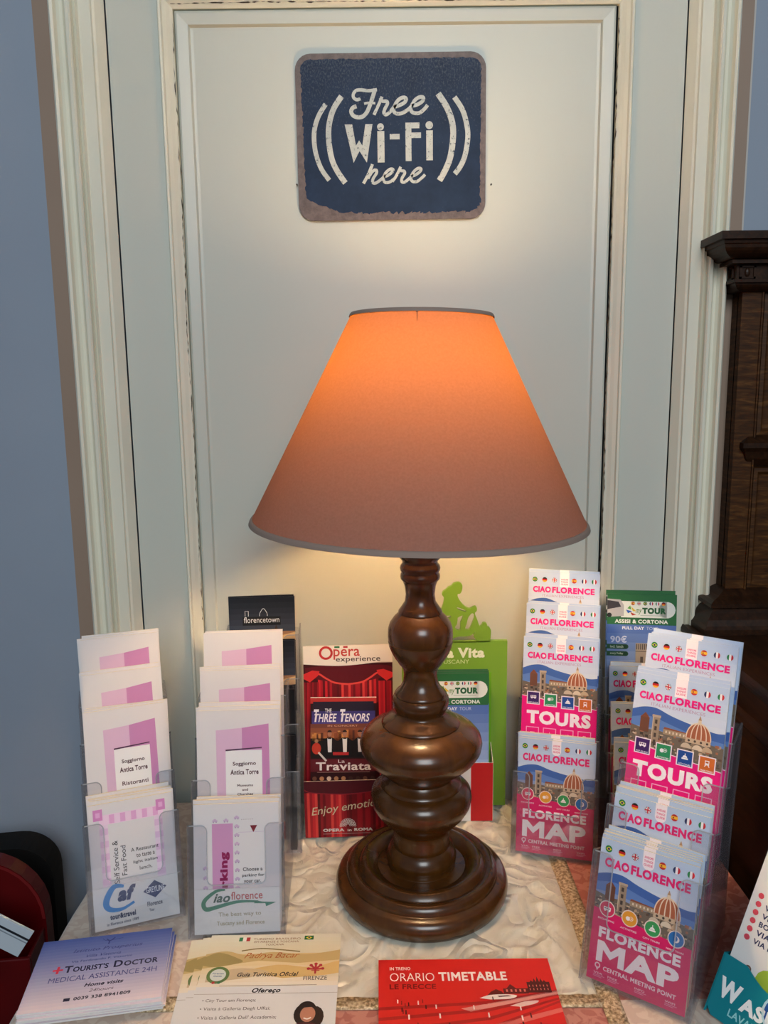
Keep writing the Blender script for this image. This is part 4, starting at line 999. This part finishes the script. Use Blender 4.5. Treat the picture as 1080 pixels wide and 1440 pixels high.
me = sheet_mesh('concert_leaflet', a, .003, PAPER_W)
tag(mesh_obj('leaflet', me, None, (odx - .0085, ody - .010, TZ + .0125), (-D2R(7), D2R(1), D2R(2))), 'Three Tenors and La Traviata leaflet inside the red opera dispenser', 'leaflet')

# ------------------------------------------------------------------ green cyclist stand and flag dispenser
GX0, GX1, GY = .0205, .1558, .945
gs = tag(empty('display_stand', ((GX0 + GX1) / 2, GY, TZ)), 'bright green display board with cyclist cut-out behind the lamp', 'display stand')
M_GREEN = paint('green_board', '#76a235', '#7ba83a', 0.45, 6)
GW, GH = GX1 - GX0, .2265
a = Art(GW, GH)
a.text('Bella Vita', .20, .038, .785, .098, '#eef2dc', 2, .05); a.text('IN TUSCANY', .28, .108, .64, .132, '#d7e6a8', 2)
me = sheet_mesh('board', a, .006, M_GREEN); mesh_obj('board', me, gs)
def gp(x, y): return ((600 + x / 4 - 713) / 1082 * .9495 + GX1 - (GX0 + GX1) / 2, GH + (405 - y) / 4 / 1082 * .9495 * 1.02 - .0005)
outer = [(352, 409), (356, 345), (345, 322), (334, 318), (330, 300), (310, 297), (302, 312), (290, 316), (276, 278), (262, 240), (272, 225), (272, 206), (262, 199), (245, 206), (230, 212), (205, 200), (182, 176), (166, 150), (161, 127), (176, 122), (186, 104), (188, 76), (178, 62), (160, 58), (138, 65), (126, 78), (108, 86), (94, 100), (78, 110), (71, 128), (82, 146), (79, 180), (66, 215), (52, 240), (40, 285), (22, 300), (0, 330), (-10, 370), (0, 409)]
holes = [[(155, 203), (172, 206), (212, 224), (204, 230), (165, 217)], [(85, 258), (92, 252), (122, 252), (118, 264), (94, 268)], [(162, 264), (176, 256), (192, 252), (188, 275), (178, 296), (176, 335), (160, 338), (146, 322), (158, 300)], [(244, 238), (256, 244), (257, 268), (246, 300), (228, 336), (206, 330), (214, 300), (224, 262)], [(126, 392), (165, 376), (230, 372), (266, 348), (254, 372), (270, 398), (262, 404), (130, 404)]]
cu = bpy.data.curves.new('cut', 'CURVE'); cu.dimensions = '2D'; cu.fill_mode = 'BOTH'; cu.extrude = .003
for loop in [outer] + holes:
    pts = [gp(*p) for p in smooth_line(loop + [loop[0]], 4)[:-1]]
    sp = cu.splines.new('POLY'); sp.points.add(len(pts) - 1); sp.use_cyclic_u = True
    for p_, q in zip(sp.points, pts): p_.co = (q[0], q[1], 0, 1)
oc = bpy.data.objects.new('cut', cu); me_ = oc.to_mesh(); bm = bmesh.new(); bm.from_mesh(me_); oc.to_mesh_clear(); bpy.data.objects.remove(oc)
bmesh.ops.rotate(bm, verts=bm.verts, matrix=Matrix.Rotation(PI / 2, 3, 'X')); bmesh.ops.translate(bm, verts=bm.verts, vec=(0, .003, 0))
obj('cyclist_cutout', bm, M_GREEN, gs)['label'] = 'cut-out silhouette of a cyclist'
bm = bmesh.new(); prism(bm, [(0, 0), (.035, 0), (0, .14)], lambda p, q: (-.003, p + .006, q), lambda p, q: (.003, p + .006, q)); obj('strut', bm, M_GREEN, gs)

fd = tag(empty('cardboard_dispenser', (.0875, .908, TZ)), 'Italian flag coloured leaflet dispenser standing before the green board', 'leaflet dispenser')
FW, FH = .0925, .079
a = Art(FW, FH); a.rect(0, 0, .333, 1, '#2f8a4c', 1); a.rect(.333, 0, .70, 1, '#e6e2dc', 1); a.rect(.70, 0, 1, 1, '#c01f22', 1)
mesh_obj('front_pocket', sheet_mesh('front_pocket', a, .001, ink('#d9d3ca')), fd)
for s in (-1, 1):
    bm = bmesh.new(); xs = s * FW / 2
    prism(bm, [(0, 0), (.024, 0), (.024, .096), (0, .079)], lambda p, q: (xs - .0004, p, q), lambda p, q: (xs + .0004, p, q)); obj('side_wing', bm, ink('#ddd2b8'), fd)
bm = bmesh.new(); box(bm, -FW / 2, FW / 2, .023, .024, 0, .19); obj('back_panel', bm, ink('#6fae1f'), fd)
bm = bmesh.new(); box(bm, -FW / 2, FW / 2, 0.001, .023, 0, .001); obj('floor_flap', bm, ink('#d9d3ca'), fd)
me, th = kind_mesh('mytour', .0845, .190)
for i in range(5):
    o = mesh_obj('leaflet', me, None, (.0862 + (.001 if i % 2 else 0), .9135 + i * .0016, TZ + .0025 + .0008 * i), (-D2R(2), 0, 0))
    tag(o, 'green and blue day tour leaflet in the flag dispenser behind the lamp' if i == 0 else 'leaflets stacked behind the front one in the flag dispenser', 'leaflet', 'tour leaflets in the flag dispenser')

# ------------------------------------------------------------------ papers lying on the table
a = Art(.1225, .0905)
a.vgrad(0, 0, 1, 1, '#3f559c', '#e2d3da', 22, .5)
a.text('Istituto Prosperius', .26, .175, .785, .24, '#27357a', 2, .0, .3); a.text('Villa Vittoria', .37, .275, .63, .315, '#27357a', 2, .0, .3); a.text('Via Ferdinando F. Vittorini', .27, .345, .72, .375, '#2b3878', 2)
a.stroke([(.49, .06), (.515, .10), (.515, .145)], .01, '#27357a', 2); a.stroke([(.555, .05), (.53, .09), (.515, .10)], .01, '#27357a', 2); a.stroke([(.46, .05), (.5, .09), (.62, .07)], .004, '#27357a', 2)
a.text('T', .235, .415, .295, .51, '#171b3e', 2, .03); a.text("OURIST'S", .30, .435, .56, .51, '#171b3e', 2, .03); a.text('D', .60, .415, .665, .51, '#171b3e', 2, .03); a.text('OCTOR', .675, .435, .93, .51, '#171b3e', 2, .03)
a.rect(.15, .45, .225, .472, '#d8344a', 2); a.rect(.178, .41, .197, .512, '#d8344a', 2)
a.text('MEDICAL ASSISTANCE 24H', .145, .565, .93, .635, '#4a4c86', 2, .0)
a.text('Home visits', .42, .69, .70, .74, '#241e34', 2, .03, .25); a.text('24hours', .465, .775, .64, .815, '#4a4058', 2, .0, .2)
a.rect(.30, .865, .345, .905, '#241e34', 2); a.text('0039 338 8941809', .37, .862, .77, .905, '#241e34', 2, .03)
me = sheet_mesh('info_card', a, .0016, PAPER_W)
rnd = random.Random(21); first = None
for i in range(7):
    if first is None: o = first = mesh_obj('info_card', me)
    else: o = first.copy(); COL.objects.link(o)
    top = i == 6
    o.location = (-.2645 + (0 if top else rnd.uniform(-.0005, .004)), .6010 + (0 if top else rnd.uniform(-.003, .002)), TZ + .0018 * (i + 1)); o.rotation_euler = (-PI / 2, 0, D2R(8.9 + (0 if top else rnd.uniform(-1.5, .8))))
    tag(o, "blue Tourist's Doctor card on top of its stack by the table edge" if top else "cards stacked under the top blue Tourist's Doctor card", 'card', "blue doctor cards")
a = Art(.1305, .19)
a.vgrad(0, 0, 1, .14, '#dcd8c6', '#d9d0b2', 5, .5); a.vgrad(0, .14, 1, .36, '#d6bd84', '#e8e0d2', 8, .5)
a.poly(smooth_line([(0, .14), (.15, .12), (.3, .15), (.5, .13), (.75, .15), (1, .12)], 4) + [(1, .19), (.7, .21), (.4, .19), (0, .24)], '#c4ab74', 1)
a.poly(smooth_line([(0, .16), (.1, .13), (.24, .17), (.28, .2), (.1, .23), (0, .22)], 4), '#a08f58', 2); a.poly(smooth_line([(.3, .26), (.55, .22), (.8, .24), (1, .2), (1, .28), (.6, .31)], 4), '#d9b878', 2); a.poly(smooth_line([(.05, .27), (.3, .24), (.5, .27), (.3, .31), (.05, .33)], 4), '#c9b491', 2)
a.stroke([(.26, .12), (.4, .105), (.55, .115), (.7, .13)], .012, '#8a7a4a', 3)
for i, c in enumerate(('#2f7a4a', '#efe9dc', '#b8322e')): a.rect(.22 + i * .028, .022, .248 + i * .028, .05, c, 4)
a.rect(.72, .015, .79, .045, '#1f6a34', 4); a.poly([(.73, .03), (.755, .02), (.78, .03), (.755, .04)], '#e6cf3a', 5); a.disc(.755, .03, .008, '#1d2f6b', 6, 10)
for i, (t, u0, u1) in enumerate((('TURISMO BRASILEIRO', .33, .69), ('EM FIRENZE E TOSCANA', .34, .68), ('TOSCANA', .43, .57))): a.text(t, u0, .028 + i * .021, u1, .042 + i * .021, '#8a5a3a', 4, .0)
a.text('Padrya Bacar', .29, .135, .70, .185, '#b5622c', 4, .0, .45)
a.text('Guia Turística Oficial', .27, .27, .71, .298, '#2a2320', 4, .02, .3)
a.disc(.13, .285, .082, '#5f7a42', 4, 24); a.disc(.13, .285, .058, '#cfd7d2', 5, 20); a.text('Firenze', .09, .27, .17, .28, '#3a6a94', 6, .02); a.text('Guide', .10, .287, .16, .297, '#3a6a94', 6, .02); a.disc(.11, .335, .012, '#b8322e', 6, 8); a.disc(.15, .335, .012, '#2f7a4a', 6, 8)
for t in range(5):
    an = D2R(90 + (t - 2) * 42); a.stroke([(.83, .255), (.83 + .05 * math.cos(an), .255 - .05 * math.sin(an) * .69)], .016, '#b02f36', 5, False); a.disc(.83 + .052 * math.cos(an), .255 - .052 * math.sin(an) * .69, .013, '#b02f36', 5, 10)
a.stroke([(.83, .25), (.83, .285)], .014, '#b02f36', 5, False); a.rect(.80, .262, .86, .267, '#b02f36', 6)
a.text('FIRENZE', .75, .30, .92, .325, '#3a2c28', 4, .0)
a.rect(.16, .355, .85, .358, '#8a8078', 4); a.text('Ofereço', .40, .372, .60, .408, '#1f1a1a', 4, .03, .3); a.rect(0, .405, 1, .4075, '#a39a92', 3)
for i, t in enumerate(('City Tour em Florença;', 'Visita à Galleria Degli Uffizi;', "Visita à Galleria Dell' Accademia;", 'Passeios em Toscana;')): a.text('• ' + t, .07, .437 + i * .05, (.44, .55, .60, .45)[i], .46 + i * .05, '#4a4240', 4, .0)
a.disc(.80, .535, .085, '#1f1512', 4, 20, ry=.10); a.disc(.86, .55, .06, '#2a1a16', 4, 14, ry=.09); a.disc(.81, .535, .052, '#b98068', 5, 18, ry=.066); a.disc(.80, .50, .06, '#1f1512', 6, 14, .2, PI); a.stroke([(.785, .557), (.81, .563), (.835, .555)], .010, '#efe6e0', 6); a.disc(.80, .66, .12, '#7a2f3a', 4, 16, 0, PI)
me = sheet_mesh('flyer', a, .0006, PAPER_W)
for i, (x, y, yaw) in enumerate(((-.1215, .5105, 3.5), (-.1170, .5100, 1.5), (-.1125, .5112, .3))):
    o = mesh_obj('flyer', me, None, (x, y, TZ + .0009 * (i + 1)), (-PI / 2, 0, D2R(yaw)))
    tag(o, 'tour guide flyer with golden landscape lying before the Ciaoflorence rack' if i == 2 else 'flyers lying half under the golden landscape flyer', 'flyer', 'tour guide flyers')
a = Art(.1625, .115)
RED, DKR = '#d3221f', '#7d1214'
a.rect(0, 0, 1, 1, RED, .5)
a.text('IN TRENO', .065, .085, .185, .118, '#f3dfd8', 2, .02); a.text('ORARIO', .065, .150, .32, .238, '#f3e6e0', 2, -.008); a.text('TIMETABLE', .345, .145, .735, .238, '#f6eeea', 2, .03); a.text('LE FRECCE', .062, .268, .325, .322, DKR, 2, .03)
for k, (v0, v1) in enumerate(((.50, .36), (.60, .40), (.72, .44), (.86, .47))): a.poly([(0, v0), (.6, (v0 + v1) / 2 + .02), (1, v1 - .02), (1, v1), (.6, (v0 + v1) / 2 + .05), (0, v0 + .03)], '#a8191a', 1)
a.poly([(.45, .52), (1, .35), (1, .39), (.5, .55)], '#e2928a', 1); a.poly([(.3, .8), (1, .52), (1, .56), (.35, .84)], '#dd6a62', 1)
a.poly([(.60, .40), (.63, .355), (.66, .33), (.69, .355), (.71, .40)], '#5e1414', 2); a.rect(.70, .325, .84, .38, '#5e1414', 2); a.poly([(.72, .325), (.745, .28), (.775, .325)], '#5e1414', 2)
a.rect(.84, .26, .97, .37, '#4c1010', 2)
for k in range(7): a.poly([(.84 + k * .0186, .26), (.849 + k * .0186, .20 + abs(3 - k) * .02), (.858 + k * .0186, .26)], '#4c1010', 2)
for k in range(12): a.rect(.85 + (k % 6) * .02, .29 + (k // 6) * .035, .855 + (k % 6) * .02, .31 + (k // 6) * .035, '#d8776a', 3)
for k in range(5): a.rect(.715 + k * .025, .335, .725 + k * .025, .36, '#d8776a', 3)
a.poly(smooth_line([(.56, .42), (.62, .39), (.72, .385), (.77, .40), (.73, .43), (.62, .435)], 4), '#f0e2dc', 3); a.poly([(.66, .40), (.72, .395), (.74, .405), (.67, .412)], '#6a3a3a', 4)
a.poly(smooth_line([(.72, .50), (.80, .46), (.88, .45), (.86, .48), (.78, .51)], 4), '#ecc9c0', 3)
for k in range(46):
    u = rnd.uniform(.1, .96); v = rnd.uniform(.40, .95); s = .012 + .025 * (v - .4); c = rnd.choice(['#f3e6e0', '#f3e6e0', '#4c1010', '#8d1a1a'])
    a.rect(u, v, u + s * .5, v + s * 2.0, c, 4); a.disc(u + s * .25, v - .006, s * .3, c, 4, 8)
bm = None
tt = tag(empty('timetable_booklet', (.0715, .5480, TZ), (0, 0, D2R(.3))), 'red train timetable booklet lying in front of the lamp', 'booklet')
mesh_obj('cover', sheet_mesh('cover', a, .0005, ink('#d3221f')), tt, (0, 0, .0035), (-PI / 2, D2R(.3), 0))['label'] = 'red printed cover'
bm = bmesh.new(); box(bm, -.0800, .0800, .001, .1140, .0004, .0027); obj('pages', bm, PAPER_W, tt)

# ------------------------------------------------------------------ teal dispenser at the right corner
wx, wy, wpsi, wlam = .3050, .5640, -55, 33
wb = Vector((math.sin(D2R(55)), math.cos(D2R(55)), 0))
wd = tag(empty('cardboard_dispenser', (wx, wy, TZ), (0, 0, D2R(wpsi))), 'teal laundry leaflet dispenser at the front right table corner', 'leaflet dispenser')
WW, WH = .094, .052
a = Art(WW, WH)
TEAL = '#0f7d8c'
a.text('W', .05, .34, .26, .66, '#eef2f4', 3, .05); a.text('ASH', .27, .44, .62, .68, '#eef2f4', 3, .05); a.text('LAVANDERIA', .20, .74, .72, .86, '#8fd0d8', 3, .02)
a.disc(.62, .42, .17, '#1b4f94', 2, 26); a.ring(.62, .42, .15, .17, '#bfe0ea', 3, 26)
a.poly(smooth_line([(.70, .06), (.62, .26), (.57, .42), (.60, .56), (.70, .62), (.80, .56), (.83, .42), (.78, .26), (.70, .06)], 4), '#cfe6ec', 4); a.poly(smooth_line([(.70, .14), (.64, .30), (.605, .43), (.63, .53), (.70, .57), (.77, .53), (.795, .43), (.76, .3), (.70, .14)], 4), '#5aa3b4', 5); a.stroke([(.76, .34), (.775, .45), (.72, .52)], .02, '#dff0f4', 6)
outl = [(-WW / 2 + .006, 0), (WW / 2 - .006, 0), (WW / 2, .006), (WW / 2, WH), (.026, WH)] + [(.026 - .052 * k / 10, WH - .011 * math.sin(PI * k / 10)) for k in range(1, 10)] + [(-.026, WH), (-WW / 2, WH), (-WW / 2, .006)]
me = sheet_mesh('front_pocket', a, .0012, ink(TEAL, .35), outline=outl); mesh_obj('front_pocket', me, wd, (0, 0, 0), (-D2R(wlam), 0, 0))
sl, cl = math.sin(D2R(wlam)), math.cos(D2R(wlam))
for s in (-1, 1):
    bm = bmesh.new(); xs = s * WW / 2
    prism(bm, [(.0, .0), (.022, 0), (.022 + .04 * sl, .04 * cl + .004), (WH * sl, WH * cl)], lambda p, q: (xs - .0006, p, q), lambda p, q: (xs + .0006, p, q)); obj('side_wing', bm, ink(TEAL, .35), wd)
bm = bmesh.new(); prism(bm, [(.022, 0), (.024, 0), (.024 + .075 * sl, .075 * cl), (.022 + .075 * sl, .075 * cl)], lambda p, q: (-WW / 2, p, q), lambda p, q: (WW / 2, p, q)); obj('back_panel', bm, ink(TEAL, .35), wd)
a = Art(.086, .155)
a.text('Wash', .12, .08, .45, .135, '#1f7a5a', 2, .03); a.text('Laundry', .3, .15, .85, .205, '#1f7a5a', 2, .03); a.text('OPEN 8-22', .27, .24, .7, .275, '#1d2747', 2, .03)
for i, t in enumerate(('VIA DEI SERVI', 'VIA DELLA SCALA', 'VIA DEL SOLE', 'BORGO S. FREDIANO', 'VIA DEI SERRAGLI', 'VIA NAZIONALE')): a.text(t, .16, .295 + i * .048, .16 + .045 * len(t), .325 + i * .048, '#26305a', 2, .03); a.disc(.09, .31 + i * .048, .03, '#cf4a5a', 2, 10)
a.disc(.42, .72, .13, '#8fae3a', 2, 14); a.disc(.5, .68, .07, '#b5c95a', 3, 12); a.disc(.72, .74, .12, '#e6c3cf', 2, 14)
for u, v in ((.2, .7), (.3, .8), (.55, .82)): a.ring(u, v, .02, .035, '#6a4a3a', 3, 12)
for i in range(3):
    o = mesh_obj('leaflet', sheet_mesh('leaflet', a, .0014, PAPER_W) if i == 0 else o.data, None, Vector((wx, wy, TZ + .002)) + wb * (.0035 + .0024 * i), (-D2R(wlam), 0, D2R(wpsi)))
    tag(o, 'white laundry leaflet with street list in the teal dispenser' if i == 0 else 'leaflets stacked behind the white laundry one', 'leaflet', 'laundry leaflets')

# ------------------------------------------------------------------ dark things left of the table
M_REDG, _nt, _b = node_mat('red_lacquer', 0.22, 0.5); _b.inputs['Base Color'].default_value = rgb('#55070b')
_v = coords(_nt); L(_nt, ramp(_nt, noise_n(_nt, _v, 14, 3), [(.3, '#4a060a'), (.7, '#5c080c')]), _b.inputs['Base Color'])
rs = tag(empty('red_stand', (-.455, .765, 0), (0, 0, D2R(6))), 'glossy dark red stand with arched top left of the table', 'stand')
def arch(wd_, z1, n=16): return [(-wd_, 0), (wd_, 0), (wd_, z1 - wd_)] + [(wd_ * math.cos(PI * k / n), z1 - wd_ + wd_ * math.sin(PI * k / n)) for k in range(1, n)] + [(-wd_, z1 - wd_)]
bm = bmesh.new(); prism(bm, arch(.075, .800), lambda p, q: (p, 0, q), lambda p, q: (p, .02, q)); obj('back_panel', bm, M_REDG, rs)
bm = bmesh.new(); box(bm, -.073, .073, -.05, -.045, 0, .715); box(bm, -.073, -.069, -.045, 0, 0, .715); box(bm, .069, .073, -.045, 0, 0, .715); bevelled(bm, .001, 1); obj('front_pocket', bm, M_REDG, rs)
bm = bmesh.new()
ar = arch(.075, .800)[2:]
for i in range(len(ar) - 1):
    p, q = ar[i], ar[i + 1]; bm.faces.new([bm.verts.new((s_[0] * f_, -.0012, .725 + (s_[1] - .725) * f_)) for s_, f_ in ((p, 1.0), (q, 1.0), (q, .955), (p, .955))])
obj('rim', bm, ink('#6d1a1c', .3), rs)
a = Art(.032, .11); a.rect(.28, 0, .36, 1, '#20242c', 1); a.rect(.42, 0, .46, 1, '#7d8894', 1); [a.rect(.56, .3 + k * .035, .66, .318 + k * .035, '#7d8792', 1) for k in range(9)]
o = mesh_obj('card', sheet_mesh('card', a, .0025, ink('#b9c4cf')), None, (-.462, .700, .806), (0, D2R(124), D2R(4)))
tag(o, 'pale grey card with black stripe sticking out of the red stand', 'card')
bk = tag(empty('black_object', (-.482, .865, 0), (0, 0, D2R(8))), 'black rounded backrest standing beside the table', 'black_object')  # plain black rounded slab on two posts, of no particular kind
M_BLK = ink('#0b0908', .8)
def rr(w_, z0, z1, r):
    pts = []
    for cx, cz, a0 in ((w_ - r, z1 - r, 0), (-w_ + r, z1 - r, 90), (-w_ + r, z0 + r, 180), (w_ - r, z0 + r, 270)):
        for k in range(9): t = D2R(a0 + 90 * k / 8); pts.append((cx + r * math.cos(t), cz + r * math.sin(t)))
    return pts
bm = bmesh.new(); prism(bm, rr(.066, .40, .748, .045), lambda p, q: (p, 0, q), lambda p, q: (p, .04, q)); obj('slab', bm, M_BLK, bk)
for sx in (-1, 1):
    bm = bmesh.new(); box(bm, sx * .045 - .012, sx * .045 + .012, .008, .032, 0, .41); obj('leg', bm, M_BLK, bk)
